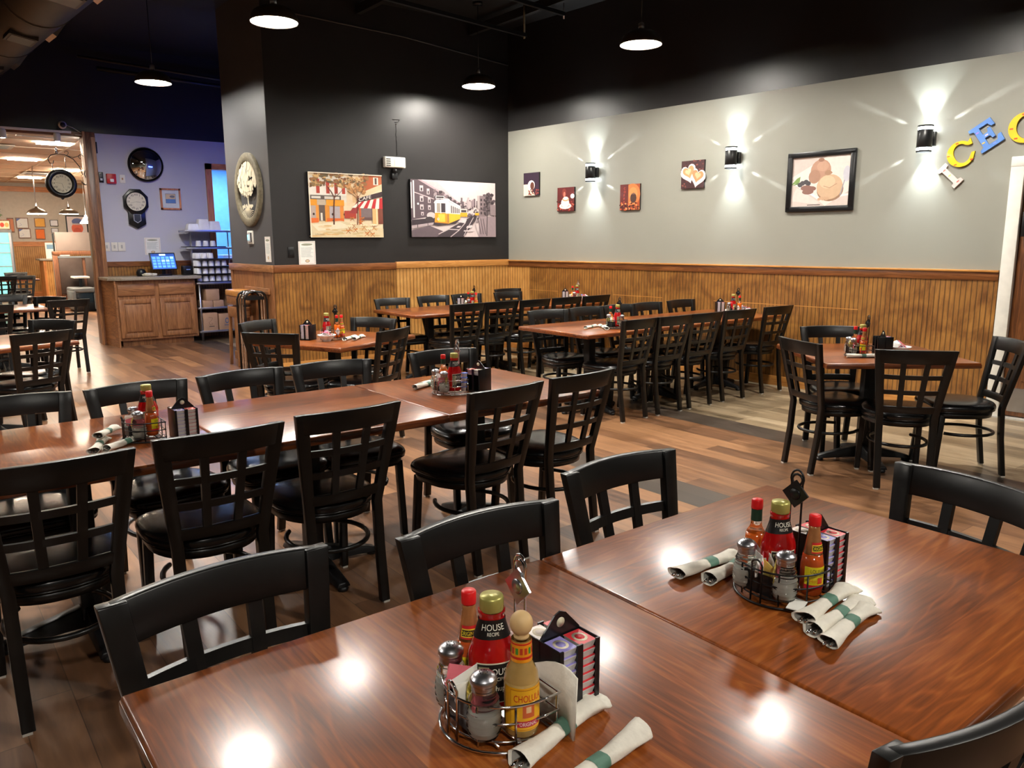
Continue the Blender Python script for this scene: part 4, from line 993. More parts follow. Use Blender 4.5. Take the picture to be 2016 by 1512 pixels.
def canvas(name, label, cat, s, z, w_, h_, group=None, th=.022, m_='blackm'):
    v = empty(name, label, cat, RW(s, 0, z), WROT, group)
    b = MB(); b.box(0, -th/2, -h_/2, w_, th, h_); b.build('stretcher_box', M[m_], v)
    return v, th
gc = 'small coffee canvases on the grey wall'
v, th = canvas('canvas_print', 'small canvas of a tipped white cup spilling coffee beans, leftmost', 'canvas picture', .485, 2.255, .30, .30, gc)
a = Art(.30, .30); a.rect((44, 26, 44), 0, 0, 1, 1); a.poly((226, 206, 186), [(0, 0), (.75, 0), (.4, .5), (0, .5)]); a.blob((240, 232, 224), .5, .45, .23, .22); a.blob((92, 50, 34), .56, .42, .13, .17)
for i in range(26): a.blob(random.choice(((120, 54, 40), (150, 60, 48), (84, 38, 30))), random.uniform(.3, .98), random.uniform(.04, .26), .045, .035, 7)
a.build('print', v, (0, -th, 0))
v, th = canvas('canvas_print', 'small canvas of a steaming white cup and saucer among dark red beans', 'canvas picture', 1.128, 2.03, .30, .30, gc)
a = Art(.30, .30); a.rect((88, 22, 22), 0, 0, 1, 1); a.blob((120, 44, 36), .4, .78, .13, .16, 14, .15); a.blob((200, 110, 90), .42, .7, .06, .12)
for i in range(40): a.blob(random.choice(((70, 20, 20), (140, 46, 40), (180, 90, 70), (52, 14, 16))), random.uniform(.0, 1), random.uniform(0, .42), .05, .04, 7)
a.blob((235, 226, 216), .48, .22, .36, .13); a.blob((190, 170, 160), .48, .24, .26, .08); a.blob((242, 234, 226), .47, .36, .24, .2); a.blob((200, 150, 110), .5, .5, .2, .09); a.blob((240, 226, 206), .5, .54, .15, .07); a.blob((240, 230, 224), .9, .62, .12, .1)
a.build('print', v, (0, -th, 0))
v, th = canvas('canvas_print', 'small orange brown canvas of a coffee jar and vertical lettering, right of first sconce', 'canvas picture', 2.185, 2.012, .30, .30, gc)
a = Art(.30, .30); a.rect((158, 70, 34), 0, 0, 1, 1); a.blob((206, 118, 62), .62, .6, .4, .42, 18); a.blob((222, 140, 80), .66, .62, .22, .26, 18); a.rect((96, 30, 24), 0, 0, .42, 1)
for i, ch in enumerate('COFFEE'): a.text((206, 80, 60), ch, .19, .80-i*.135, .09)
a.blob((66, 40, 34), .68, .46, .16, .2); a.rect((120, 90, 80), .58, .6, .78, .64)
for i in range(44): a.blob(random.choice(((70, 24, 18), (206, 100, 60), (236, 150, 90), (60, 20, 16))), random.uniform(0, 1), random.uniform(0, .3), .05, .035, 7)
a.build('print', v, (0, -th, 0))
v, th = canvas('canvas_print', 'small canvas of two heart shaped coffee cups, left of middle sconce', 'canvas picture', 3.065, 2.218, .30, .30, gc)
a = Art(.30, .30); a.rect((58, 28, 30), 0, 0, 1, 1)
for i in range(60): a.blob(random.choice(((90, 44, 40), (44, 20, 22), (120, 66, 56))), random.random(), random.random(), .04, .03, 6)
def heart(cx, cy, sx, rgb, dr=0):
    P_ = []
    for i in range(26):
        t_ = 2*pi*i/26; x = 16*sin(t_)**3/17; y = (13*cos(t_)-5*cos(2*t_)-2*cos(3*t_)-cos(4*t_))/17
        P_.append((cx+sx*(x*cos(dr)-y*sin(dr)), cy+sx*(x*sin(dr)+y*cos(dr))))
    a.poly(rgb, P_)
heart(.33, .52, .36, (222, 208, 200), .3); heart(.72, .36, .36, (222, 208, 200), -.25); heart(.33, .6, .34, (246, 238, 230), .3); heart(.72, .44, .34, (246, 238, 230), -.25); heart(.33, .6, .27, (222, 140, 96), .3); heart(.72, .44, .27, (214, 132, 90), -.25)
heart(.31, .6, .14, (238, 176, 136), .3); heart(.73, .45, .14, (232, 168, 128), -.25); a.build('print', v, (0, -th, 0))
# framed dessert picture
v = empty('framed_picture', 'black framed photograph of two scoops of ice cream on a plate', 'framed picture', RW(4.538, 0, 2.06), WROT)
W_, H_ = .685, .53; b = MB()
for (x, z, sx, sz) in ((0, H_/2-.03, W_, .05), (0, -H_/2-.02+.0, W_, .05)): b.box(x, -.016, z-.0, sx, .032, sz)
for x in (-W_/2+.025, W_/2-.025): b.box(x, -.016, -H_/2, .05, .032, H_)
b.build('picture_frame', M['blackp'], v, bevel=.006)
a = Art(W_-.08, H_-.06); a.rect((205, 190, 182), 0, 0, 1, 1); a.poly((226, 214, 206), [(0, .6), (.6, 1), (1, 1), (1, .3), (.6, .0)]); a.poly((236, 228, 222), [(0, .5), (.5, .12), (1, .2), (1, .24), (.5, .17), (.03, .55)])
a.poly((216, 204, 196), [(.02, .12), (.1, .4), (.5, .08), (.46, .04)]); a.rect((60, 50, 46), .3, .02, .52, .035)
a.poly((120, 150, 80), [(0, .45), (.1, .58), (.16, .62), (.15, .5)]); a.poly((96, 130, 66), [(.02, .44), (.14, .46), (.13, .5)])
for x, y in ((.2, .48), (.26, .5), (.3, .47), (.16, .45)): a.blob((70, 66, 70), x, y, .045, .05)
for x, y in ((.27, .38), (.34, .36), (.3, .3)): a.blob((134, 96, 86), x, y, .1, .055)
a.blob((182, 140, 118), .5, .72, .17, .22, 20); a.blob((170, 130, 108), .4, .6, .1, .14, 16); a.blob((192, 152, 128), .53, .8, .1, .1, 16); a.blob((150, 110, 90), .5, .93, .05, .04)
a.blob((150, 116, 92), .67, .33, .22, .24, 24); a.blob((200, 168, 136), .66, .38, .215, .25, 24); a.blob((214, 184, 152), .62, .48, .13, .13, 18); a.blob((168, 130, 104), .63, .66, .06, .05, 10, .2); a.line((160, 120, 96), [(.56, .4), (.66, .36), (.78, .44)], .008)
for i in range(8): a.blob((196, 160, 130), .5+.02*i, .14+.01*(i % 3), .03, .03, 8)
a.blob((198, 196, 204), .93, .62, .06, .16); a.line((150, 150, 160), [(.9, .5), (.84, .2)], .016); a.build('print', v, (0, -.012, 0))

# letters
def letter(name, shape, label, s, z, hgt, ang, m_, dots=()):
    v = empty(name, label, 'wall letter', RW(s, 0, z), (0, -R(ang), WROT), 'coloured wooden wall letters')
    b = MB(); n = len(shape)
    vs = [(x*hgt, -.004, y*hgt) for x, y in shape]+[(x*hgt, -.022, y*hgt) for x, y in shape]
    b.add(vs, [tuple(range(n)), tuple(range(2*n-1, n-1, -1))]+[(i, n+i, n+(i+1) % n, (i+1) % n) for i in range(n)])
    b.build('letter_body', m_, v)
    b = MB()
    for x, y, rgb in dots:
        b.col = s2l(rgb); b.add([(x*hgt+dx*hgt, -.0228, y*hgt+dz*hgt) for dx, dz in ((-.06, -.015), (.05, -.03), (.06, .02), (-.04, .03))], [(0, 1, 2, 3)])
    if dots: b.build('painted_fleck', M['label'], v)
    return v
I_ = [(-.22, -.5), (.22, -.5), (.22, -.36), (.1, -.32), (.1, .32), (.22, .36), (.22, .5), (-.22, .5), (-.22, .36), (-.1, .32), (-.1, -.32), (-.22, -.36)]
E_ = [(-.42, -.5), (.42, -.5), (.44, -.2), (.32, -.2), (.24, -.36), (-.08, -.36), (-.08, -.07), (.1, -.07), (.14, -.2), (.24, -.2), (.24, .2), (.14, .2), (.1, .08), (-.08, .08), (-.08, .36), (.22, .36), (.3, .2), (.42, .2), (.4, .5), (-.42, .5), (-.42, .4), (-.28, .34), (-.28, -.34), (-.42, -.4)]
C_ = [(.5*cos(R(a_))*1.0, .5*sin(R(a_))) for a_ in range(42, 330, 12)]
C_ = C_+[(.5, -.12), (.38, -.1)]+[(.04+.30*cos(R(a_)), .38*sin(R(a_))) for a_ in range(318, 40, -12)]+[(.36, .2), (.5, .2), (.5, .44)]
letter('letter_i', I_, 'whitish letter I leaning left below the others, under the right sconce', 5.705, 2.04, .215, 46, M['pinkw'], ((0, .3, (230, 120, 110)), (0, 0, (240, 210, 120)), (.05, -.4, (225, 110, 100))))
letter('letter_c', C_, 'yellow letter C between the white I and the blue E', 5.775, 2.215, .215, 22, M['yellow'], ((-.42, .1, (220, 80, 30)), (0, .43, (220, 80, 30)), (.3, -.38, (200, 60, 30)), (-.3, -.32, (220, 100, 30))))
letter('letter_e', E_, 'blue letter E tilted to the right of the yellow C', 5.957, 2.35, .225, 33, M['blue'], ((-.2, .25, (170, 130, 220)), (-.2, -.2, (240, 200, 90)), (.02, 0, (230, 190, 200)), (.1, -.42, (120, 140, 230))))
letter('letter_c', C_, 'yellow letter C cut by the right edge of the photo', 6.235, 2.385, .24, 10, M['yellow'], ((-.4, .05, (220, 80, 30)), (-.3, -.3, (220, 80, 30)), (0, .43, (210, 70, 30))))
letter('letter_r', [(-.4, -.5), (-.1, -.5), (-.1, -.05), (.15, -.5), (.45, -.5), (.15, 0), (.35, .2), (.3, .45), (.1, .5), (-.4, .5)], 'blue letter R outside the photo right of the second C', 6.5, 2.39, .22, 0, M['blue'])

# canvases on the black wall
YW = 8.82
v = empty('canvas_print', 'large canvas painting of a street cafe with red and white striped awning', 'canvas picture', (4.34, YW, 1.93))
b = MB(); b.box(0, -.02, -.375, .96, .04, .75); b.build('stretcher_box', M['blackp'], v)
a = Art(.96, .75); P_ = a.rect
P_((224, 204, 170), 0, 0, 1, 1); P_((214, 206, 192), 0, .55, .5, .95); P_((232, 224, 214), .0, .66, .5, .8)
for x in (.1, .23, .34, .44): P_((176, 60, 44), x, .68, x+.045, .9)
for x in (.15, .28): P_((236, 228, 216), x, .7, x+.05, .86)
P_((222, 196, 160), .5, .5, .72, 1); P_((214, 176, 130), .58, .55, .66, .8); a.poly((178, 92, 52), [(.7, .7), (1, .82), (1, 1), (.7, 1)]); a.poly((222, 196, 156), [(.68, .62), (1, .78), (1, .86), (.68, .7)]); P_((228, 216, 200), .88, .84, .95, .96); P_((90, 70, 60), .9, .85, .93, .95)
for i in range(150):
    a.blob(random.choice(((150, 104, 62), (126, 84, 52), (190, 150, 96), (104, 88, 60), (206, 166, 110), (140, 112, 72))), random.uniform(.02, .8), random.uniform(.78, .99), random.uniform(.012, .04), random.uniform(.012, .03), 7, .3)
for i in range(40): a.blob(random.choice(((170, 120, 70), (196, 140, 86))), random.uniform(.5, .78), random.uniform(.7, .85), .02, .02, 6, .3)
P_((92, 82, 74), .0, .585, .42, .65); P_((214, 208, 196), .03, .6, .15, .635); P_((206, 198, 186), .2, .595, .4, .635)
P_((224, 150, 40), 0, .49, .1, .585); P_((228, 152, 36), .22, .49, .46, .585); P_((190, 172, 150), .1, .5, .21, .585)
P_((178, 160, 150), 0, .26, .09, .49); P_((222, 146, 60), .08, .25, .12, .5); P_((94, 78, 70), .12, .26, .2, .5); P_((224, 216, 200), .14, .26, .165, .38); P_((216, 140, 50), .2, .22, .26, .5); P_((176, 164, 166), .26, .28, .4, .48); P_((216, 134, 56), .4, .24, .45, .5)
for x0, x1 in ((0, .11), (.22, .45)): P_((214, 104, 44), x0, .22, x1, .3)
for x, y in ((.05, .36), (.3, .36), (.31, .26), (.46, .36)): a.blob((60, 44, 40), x, y, .014, .02)
P_((168, 56, 40), .46, .3, .62, .42); a.poly((150, 50, 50), [(.52, .38), (.66, .6), (.7, .6), (.64, .38)]); P_((96, 70, 66), .66, .28, .88, .5); P_((120, 104, 104), .69, .32, .84, .47); P_((214, 176, 116), .85, .2, .93, .5); P_((120, 60, 44), .93, .22, 1, .5); P_((190, 90, 50), .66, .2, .69, .5); P_((236, 216, 180), .905, .2, .92, .5)
a.poly((54, 34, 38), [(.64, .62), (1, .74), (1, .66), (.64, .55)]); a.text((238, 230, 220), 'CAFE', .665, .572, .055, 1.25, .30)
A0, A1, B0, B1 = (.66, .56), (1.0, .64), (.56, .47), (1.0, .46)
for i in range(8):
    t0, t1 = i/8, (i+1)/8; tp = lambda t_: (A0[0]+(A1[0]-A0[0])*t_, A0[1]+(A1[1]-A0[1])*t_); bt = lambda t_: (B0[0]+(B1[0]-B0[0])*t_, B0[1]+(B1[1]-B0[1])*t_)
    a.poly((236, 228, 212) if i % 2 == 0 else (186, 40, 44), [bt(t0), bt(t1), tp(t1), tp(t0)])
a.poly((214, 196, 158), [(0, 0), (1, 0), (1, .14), (.4, .26), (0, .22)]); a.poly((226, 214, 186), [(.02, .2), (.4, .24), (.55, .16), (.1, .1)])
for i in range(40): a.blob(random.choice(((204, 180, 132), (222, 200, 160), (214, 176, 120))), random.uniform(.05, .9), random.uniform(.02, .2), random.uniform(.03, .08), .012, 8)
for x, y in ((.52, .18), (.58, .22), (.8, .14), (.72, .2), (.86, .2)): a.blob((236, 216, 180), x, y, .055, .018); a.line((172, 104, 56), [(x-.03, y-.09), (x+.02, y-.01)], .006); a.line((172, 104, 56), [(x+.04, y-.09), (x-.02, y-.01)], .006)
for x, y in ((.6, .12), (.5, .1), (.76, .06), (.84, .05), (.68, .24), (.56, .3), (.7, .3)): a.line((196, 110, 50), [(x-.03, y-.04), (x+.03, y+.03)], .007); a.line((150, 84, 44), [(x+.03, y-.04), (x-.03, y+.04)], .006); a.line((206, 126, 60), [(x-.03, y+.01), (x+.03, y+.01)], .01)
a.line((84, 40, 30), [(.31, .2), (.315, .4), (.33, .64)], .02, .014)
for e in ((.25, .78), (.38, .82), (.44, .74), (.2, .84)): a.line((92, 52, 36), [(.33, .62), ((.33+e[0])/2+.01, (.62+e[1])/2), e], .01, .004)
a.line((110, 62, 40), [(.63, .2), (.64, .4), (.655, .66)], .014, .01)
for e in ((.56, .8), (.62, .84), (.74, .78), (.5, .74)): a.line((120, 72, 46), [(.65, .62), e], .007, .004)
a.text((150, 120, 90), 'L.Fournier', .06, .035, .025); P_((238, 226, 204), 0, 0, .012, 1); P_((238, 226, 204), 0, .985, 1, 1)
a.build('painting', v, (0, -.04, 0))
v = empty('canvas_print', 'large grey canvas photo of yellow trams on a city street', 'canvas picture', (5.90, YW, 1.92))
b = MB(); b.box(0, -.02, -.36, 1.34, .04, .72); b.build('stretcher_box', M['blackp'], v)
a = Art(1.34, .72); P_ = a.rect
P_((206, 190, 188), 0, 0, 1, 1); a.poly((178, 162, 164), [(.1, .98), (.3, .98), (.56, .6), (.3, .6)])
a.poly((84, 70, 76), [(0, .3), (0, 1), (.1, 1), (.55, .62), (.55, .45)]); a.poly((160, 140, 146), [(.08, 1), (.12, 1), (.56, .62), (.55, .59)]); a.line((190, 170, 172), [(.04, .78), (.26, .67)], .008)
for x, y, w_, h_ in ((.1, .8, .04, .1), (.18, .75, .03, .1), (.26, .7, .025, .07), (.1, .62, .04, .1), (.1, .48, .04, .09), (.19, .6, .03, .1), (.19, .48, .03, .08), (.11, .38, .03, .06)): P_((190, 176, 178), x, y, x+w_, y+h_); P_((58, 48, 54), x+w_*.3, y+.01, x+w_*.75, y+h_*.6)
P_((206, 196, 196), .0, .5, .012, .95); P_((210, 200, 200), .025, .34, .04, .98)
for i in range(90): 
    x = random.uniform(.25, .78); y = .9-.42*(x-.22)/.56; a.blob(random.choice(((84, 72, 76), (112, 96, 100), (60, 50, 54), (150, 134, 136))), x, y-random.uniform(0, .22), .02, .03, 7, .3)
for i in range(46): x = random.uniform(.54, .8); a.rect(random.choice(((150, 132, 136), (100, 86, 90), (180, 164, 164), (70, 58, 62))), x, .5+random.uniform(0, .18), x+.02, .53+random.uniform(0, .2))
P_((128, 112, 114), .79, .36, .89, .76); P_((176, 162, 160), .77, .52, .8, .76)
for x in (.81, .85):
    for y in (.42, .5, .58, .66): P_((60, 50, 54), x, y, x+.02, y+.045)
for i in range(60): a.blob(random.choice(((56, 46, 50), (84, 72, 76), (104, 92, 94))), random.gauss(.92, .03), random.uniform(.4, .8), .02, .03, 7, .3)
P_((140, 124, 126), .93, .4, 1, .6); a.poly((150, 132, 136), [(.78, 0), (1, 0), (1, .38), (.8, .38)]); a.poly((62, 52, 58), [(.25, .0), (.6, 0), (.78, .38), (.7, .38)]); a.poly((96, 82, 88), [(.0, .0), (.28, 0), (.36, .1), (.2, .2), (.0, .12)])
a.poly((56, 46, 52), [(0, .3), (.26, .34), (.3, .2), (.2, .22), (0, .16)]); a.poly((170, 154, 156), [(0, .2), (.25, .26), (.24, .22), (0, .14)]); a.blob((190, 180, 180), .22, .38, .05, .06); a.blob((60, 52, 56), .2, .31, .05, .05)
for p in ([(.52, .3), (.64, .32), (.62, .25), (.53, .27)], [(.64, .2), (.7, .22), (.7, .17), (.63, .16)], [(.6, .12), (.72, .13), (.71, .1), (.6, .1)], [(.53, .2), (.57, .2), (.55, .17), (.51, .17)]): a.poly((206, 194, 194), p)
for p in ([(.3, .05), (.42, .14), (.55, .13)], [(.44, 0), (.54, .12), (.62, .26)], [(.6, .02), (.66, .2), (.72, .36)], [(.78, .05), (.74, .25), (.77, .38)]): a.line((190, 176, 176), p, .009)
for x in (.8, .83, .86): a.line((80, 68, 72), [(x+.01, .05), (x-.02, .34)], .008)
a.line((56, 46, 50), [(.885, .02), (.895, .62)], .009); a.line((56, 46, 50), [(.065, .16), (.065, .3)], .008); a.line((60, 50, 54), [(.18, .2), (.18, .3)], .006)
for x0, y0, k in ((.74, .4, .35), (.56, .37, .6)):   # small trams first, then the big one
    P_((200, 190, 184), x0, y0+.1*k, x0+.14*k, y0+.24*k); P_((230, 160, 40), x0, y0, x0+.14*k, y0+.12*k); P_((70, 60, 60), x0+.02*k, y0+.13*k, x0+.12*k, y0+.2*k)
a.poly((60, 50, 54), [(.26, .26), (.3, .2), (.5, .24), (.56, .32)])
a.poly((210, 200, 196), [(.42, .41), (.42, .64), (.56, .54), (.56, .4)]); a.poly((236, 176, 50), [(.42, .24), (.42, .42), (.56, .41), (.56, .33)]); a.line((240, 230, 226), [(.42, .66), (.56, .55)], .012)
for i in range(5): x = .45+i*.022; a.poly((96, 84, 86), [(x, .43), (x, .585-(x-.42)*.6), (x+.013, .575-(x-.42)*.6), (x+.013, .43)])
P_((206, 196, 192), .265, .42, .4, .62); P_((238, 232, 226), .262, .42, .285, .64); a.poly((238, 140, 36), [(.258, .26), (.265, .43), (.42, .43), (.42, .24)]); P_((246, 186, 70), .30, .27, .38, .41); a.blob((250, 240, 220), .3, .32, .012); a.blob((200, 70, 30), .3, .32, .006)
P_((150, 140, 130), .285, .44, .325, .6); P_((58, 50, 56), .335, .44, .385, .6); P_((236, 230, 224), .327, .42, .335, .62); P_((236, 230, 224), .388, .42, .42, .62); a.poly((160, 110, 60), [(.405, .26), (.405, .42), (.425, .42), (.425, .25)])
a.poly((232, 226, 220), [(.25, .6), (.28, .66), (.39, .67), (.44, .62)]); P_((226, 216, 212), .275, .68, .375, .73); P_((60, 50, 52), .283, .69, .368, .72); a.blob((220, 214, 210), .4, .66, .04, .03); a.blob((250, 246, 240), .075, .58, .01)
a.build('photo_print', v, (0, -.04, 0))
# emergency light unit, outlet, notices
v = empty('emergency_light', 'white emergency light box on the black wall between the two large canvases', 'emergency light', (5.01, YW, 2.46))
b = MB(); b.box(0, -.035, -.055, .29, .07, .13); b.build('housing', M['white'], v, bevel=.012)
b = MB(); b.col = s2l((90, 90, 86))
for k in range(4): b.box(-.10, -.071, -.04+k*.026, .06, .002, .014)
b.col = s2l((236, 232, 196)); b.box(.05, -.071, -.045, .13, .002, .105); b.build('printed_panel', M['label'], v)
b = MB(); b.lathe([(.03, 0), (.035, .03), (.02, .05)], 14, x=0, y=-.04, z=-.115); b.box(0, -.03, -.19, .08, .03, .07); b.build('bracket_bulb', M['blackm'], v, bevel=.004)
b = MB(); rnd = random.Random(3)
b.tube([(5.07+rnd.uniform(-.008, .008), YW-.004, 2.92-.02*i) for i in range(19)], .0025, 6); b.tube([(5.04, YW-.004, 2.99), (5.02, YW-.004, 2.985), (5.12, YW-.004, 2.99), (5.10, YW-.004, 2.96), (5.05, YW-.004, 2.955)], .003, 6); o = b.build('wall_scar', M['black_wall']); tag(o, 'chipped paint trail running down the black wall above the emergency light', 'paint damage')
b = MB(); b.lathe([(.012, 0), (.0, .012)], 10); o = b.build('wall_hook', M['chrome'], loc=(5.07, YW-.004, 2.93)); tag(o, 'tiny bright screw head on the black wall above the emergency light', 'screw')
v = empty('wall_outlet', 'black outlet cover on the black wall left of the notice', 'outlet', (3.625, YW, 1.385)); b = MB(); b.box(0, -.004, -.06, .075, .008, .12); b.build('cover_plate', M['blackp'], v, bevel=.003); b = MB(); b.box(0, -.009, -.03, .035, .004, .06); b.build('socket', M['blackm'], v)
def notice(loc, rot, w_, h_, label, curl=.0):
    v = empty('paper_notice', label, 'notice', loc, rot); b = MB(); b.box(0, -.003, -h_/2, w_, .002, h_); b.build('sheet', M['paper'], v)
    a = Art(w_*.94, h_*.94); a.rect((238, 236, 230), 0, 0, 1, 1); a.rect((206, 170, 160), .02, .02, .98, .98); a.rect((238, 237, 231), .04, .03, .96, .97); a.blob((150, 152, 130), .5, .88, .36, .05)
    for k in range(12): a.rect((170, 182, 178), .12, .74-k*.038, random.uniform(.7, .9), .752-k*.038)
    a.blob((150, 116, 90), .5, .14, .14, .07); a.blob((226, 206, 170), .5, .14, .1, .045); a.build('printed_text', v, (0, -.0042, 0)); return v
notice((3.815, YW-.012, 1.375), (R(4), R(-1.5), 0), .21, .275, 'white printed notice standing on the ledge of the black wall')
notice((3.415, 8.975, 1.42), (0, 0, R(-90)), .17, .29, 'white printed notice on the charcoal pillar at its corner')
v = empty('thermostat', 'square thermostat with glowing blue screen on the charcoal pillar', 'thermostat', (3.42, 9.51, 1.56), R(-90))
b = MB(); b.box(0, -.012, -.08, .17, .024, .16); b.build('cover', M['white'], v, bevel=.01); b = MB(); b.col = s2l((60, 60, 62)); b.box(.02, -.026, -.055, .10, .006, .11); b.col = s2l((200, 200, 204)); b.box(-.01, -.029, -.05, .09, .006, .1); b.build('face', M['label'], v)
b = MB(); b.col = s2l((120, 216, 232)); b.box(-.02, -.033, -.03, .055, .003, .06); b.build('screen', M['screen'], v)
# tree of life ring
v = empty('tree_wall_art', 'round wooden ring with cut-out cream tree and roots on the charcoal pillar', 'wall art', (3.42, 9.46, 2.115), R(-90))
b = MB(); n = 48; rs = [[(r*cos(2*pi*j/n), y, r*sin(2*pi*j/n)) for j in range(n)] for r, y in ((.43, -.002), (.43, -.035), (.42, -.042), (.34, -.042), (.33, -.035), (.33, -.002))]
b.smooth = True; b.rings(rs, cap=False); b.build('wooden_ring', M['rust'], v)
a = Art(.7, .7); rnd = random.Random(5)
a.line((226, 216, 186), [(.5, .24), (.49, .34), (.505, .44), (.5, .5)], .045, .03)
for e in ((.25, .52), (.32, .56), (.42, .58), (.5, .6), (.6, .58), (.68, .56), (.76, .5), (.36, .5), (.64, .5)): a.line((226, 216, 186), [(.5, .42), ((.5+e[0])/2, .40+.5*(e[1]-.40)), e], .028, .012)
for i in range(420):
    an = rnd.uniform(0, 2*pi); rr = rnd.random()**.55; x = .5+.44*rr*cos(an); y = .67+.27*rr*sin(an)
    if (abs(x-.64) < .06 and abs(y-.68) < .04) or (abs(x-.42) < .03 and abs(y-.77) < .03): continue
    a.blob((228, 218, 190), x, y, rnd.uniform(.024, .045), None, 8, .3)
for i in range(34): a.blob((228, 218, 190), rnd.uniform(.28, .74), rnd.gauss(.225, .012), .03, .022, 7, .3)
for i in range(13):
    an = R(-160+i*11.5); a.line((226, 216, 186), [(.5, .22), (.5+.17*cos(an), .2+.11*sin(an)), (.5+.3*cos(an+.1), .2+.19*sin(an+.1))], .016, .007)
a.build('cut_out_tree', v, (0, -.028, 0))

# blue wall things
v = empty('convex_mirror', 'round convex security mirror high on the blue grey wall', 'mirror', (3.12, BY, 2.66))
b = MB(); n = 40; b.smooth = True; b.rings([[(r*cos(2*pi*j/n), y, r*sin(2*pi*j/n)) for j in range(n)] for r, y in ((.245, -.002), (.25, -.02), (.25, -.05), (.235, -.055))], cap=False); b.build('rim', M['blackp'], v)
b = MB(); b.smooth = True; b.rings([[(.236*k*cos(2*pi*j/n), -.05-.075*(1-k*k), .236*k*sin(2*pi*j/n)) for j in range(n)] for k in (1, .9, .75, .6, .45, .3, .15, .03)]); b.build('mirror_dome', M['mirror'], v)
def clock_face(v, r, y, rgb=(222, 216, 196)):
    a = Art(2*r, 2*r); a.blob(rgb, .5, .5, .5, .5, 40)
    for i, t_ in enumerate(('XII', 'I', 'II', 'III', 'IV', 'V', 'VI', 'VII', 'VIII', 'IX', 'X', 'XI')):
        an = pi/2-i*pi/6; wd = glyphs(t_)[2]; a.text((40, 36, 34), t_, .5+.38*cos(an)-wd*.055, .5+.38*sin(an)-.055, .11)
    return a
v = empty('wall_clock', 'black octagonal pendulum clock below the round mirror', 'clock', (2.935, BY, 2.0))
b = MB(); oc = [(.2*cos(R(22.5+45*k))*.93, .11+.2*sin(R(22.5+45*k))) for k in range(8)]
def plate(b, pts, y0, y1): n = len(pts); b.add([(x, y0, z) for x, z in pts]+[(x, y1, z) for x, z in pts], [tuple(range(n)), tuple(range(2*n-1, n-1, -1))]+[(i, n+i, n+(i+1) % n, (i+1) % n) for i in range(n)])
plate(b, oc, -.003, -.06); plate(b, [(-.12, -.22), (-.0, -.29), (.12, -.22), (.12, 0), (-.12, 0)], -.003, -.05); b.build('case', M['blackp'], v, bevel=.006)
b = MB(); b.smooth = True; b.rings([[(r*cos(2*pi*j/32), y, .11+r*sin(2*pi*j/32)) for j in range(32)] for r, y in ((.15, -.06), (.15, -.07), (.135, -.072))], cap=False); b.build('bezel', M['blackm'], v)
a = clock_face(v, .137, 0); a.line((30, 28, 28), [(.5, .5), (.72, .47)], .012); a.line((30, 28, 28), [(.5, .5), (.22, .42)], .008); a.build('dial', v, (0, -.0655, .11))
b = MB(); b.col = s2l((180, 184, 190)); plate(b, [(-.052, -.17), (0, -.205), (.052, -.17), (.052, -.07), (-.052, -.07)], -.05, -.054); b.col = s2l((34, 40, 52)); plate(b, [(-.044, -.165), (0, -.195), (.044, -.165), (.044, -.078), (-.044, -.078)], -.05, -.056); b.build('pendulum_window', M['label'], v)
v = empty('framed_picture', 'small oak framed picture with pale mat on the blue grey wall', 'framed picture', (3.445, BY, 2.165)); b = MB()
for x, z, sx, sz in ((0, .135, .30, .026), (0, -.161, .30, .026), (-.137, -.16, .026, .32), (.137, -.16, .026, .32)): b.box(x, -.012, z, sx, .024, sz)
b.build('picture_frame', M['honey'], v)
a = Art(.25, .27); a.rect((206, 214, 220), 0, 0, 1, 1); a.rect((120, 124, 134), .2, .26, .8, .8); a.rect((214, 190, 160), .22, .5, .78, .78); a.blob((110, 110, 120), .6, .64, .15, .07); a.rect((90, 130, 190), .22, .28, .78, .5); a.build('print', v, (0, -.01, 0))
def plate_thing(name, label, cat, x, z, w_, h_, m_, extra=None, y=BY, rot=0, th=.012):
    v = empty(name, label, cat, (x, y, z), rot); b = MB(); b.box(0, -th/2, -h_/2, w_, th, h_); b.build('cover_plate', m_, v, bevel=.003)
    if extra:
        b = MB()
        for rgb, ex, ez, ew, eh in extra: b.col = s2l(rgb); b.box(ex, -th, ez-eh/2, ew, .008, eh)
        b.build('switch_toggle' if cat == 'switch' else 'socket', M['label'], v)
    return v
plate_thing('alarm_panel', 'black alarm button panel beside the post', 'alarm button', 2.50, 2.45, .06, .15, M['blackp'], (((220, 220, 220), 0, -.03, .03, .03), ((90, 90, 90), 0, .03, .03, .04)))
v = empty('fire_alarm', 'red fire alarm strobe on the blue grey wall', 'fire alarm', (2.63, BY, 2.435)); b = MB(); b.box(0, -.025, -.07, .13, .05, .14); b.build('housing', M['red'], v, bevel=.008); b = MB(); b.box(0, -.06, -.05, .05, .03, .045); b.build('strobe_lens', M['foam'], v, bevel=.006)
plate_thing('light_switch', 'ivory switch plate between fire alarm and round mirror', 'switch', 2.785, 2.44, .075, .12, M['paper'], (((150, 110, 70), 0, 0, .02, .03),))
for i, x in enumerate((2.485, 2.59, 2.69)): plate_thing('light_switch', ('leftmost', 'middle', 'right')[i]+' of three white plates at waist height on the blue grey wall', 'switch', x, 1.445, .085 if i < 2 else .1, .13, M['white'], (((180, 178, 172), 0, 0, .025, .05),))
notice((3.125, BY-.012, 1.45), (R(3), 0, 0), .23, .26, 'white printed notice behind the point of sale screen')
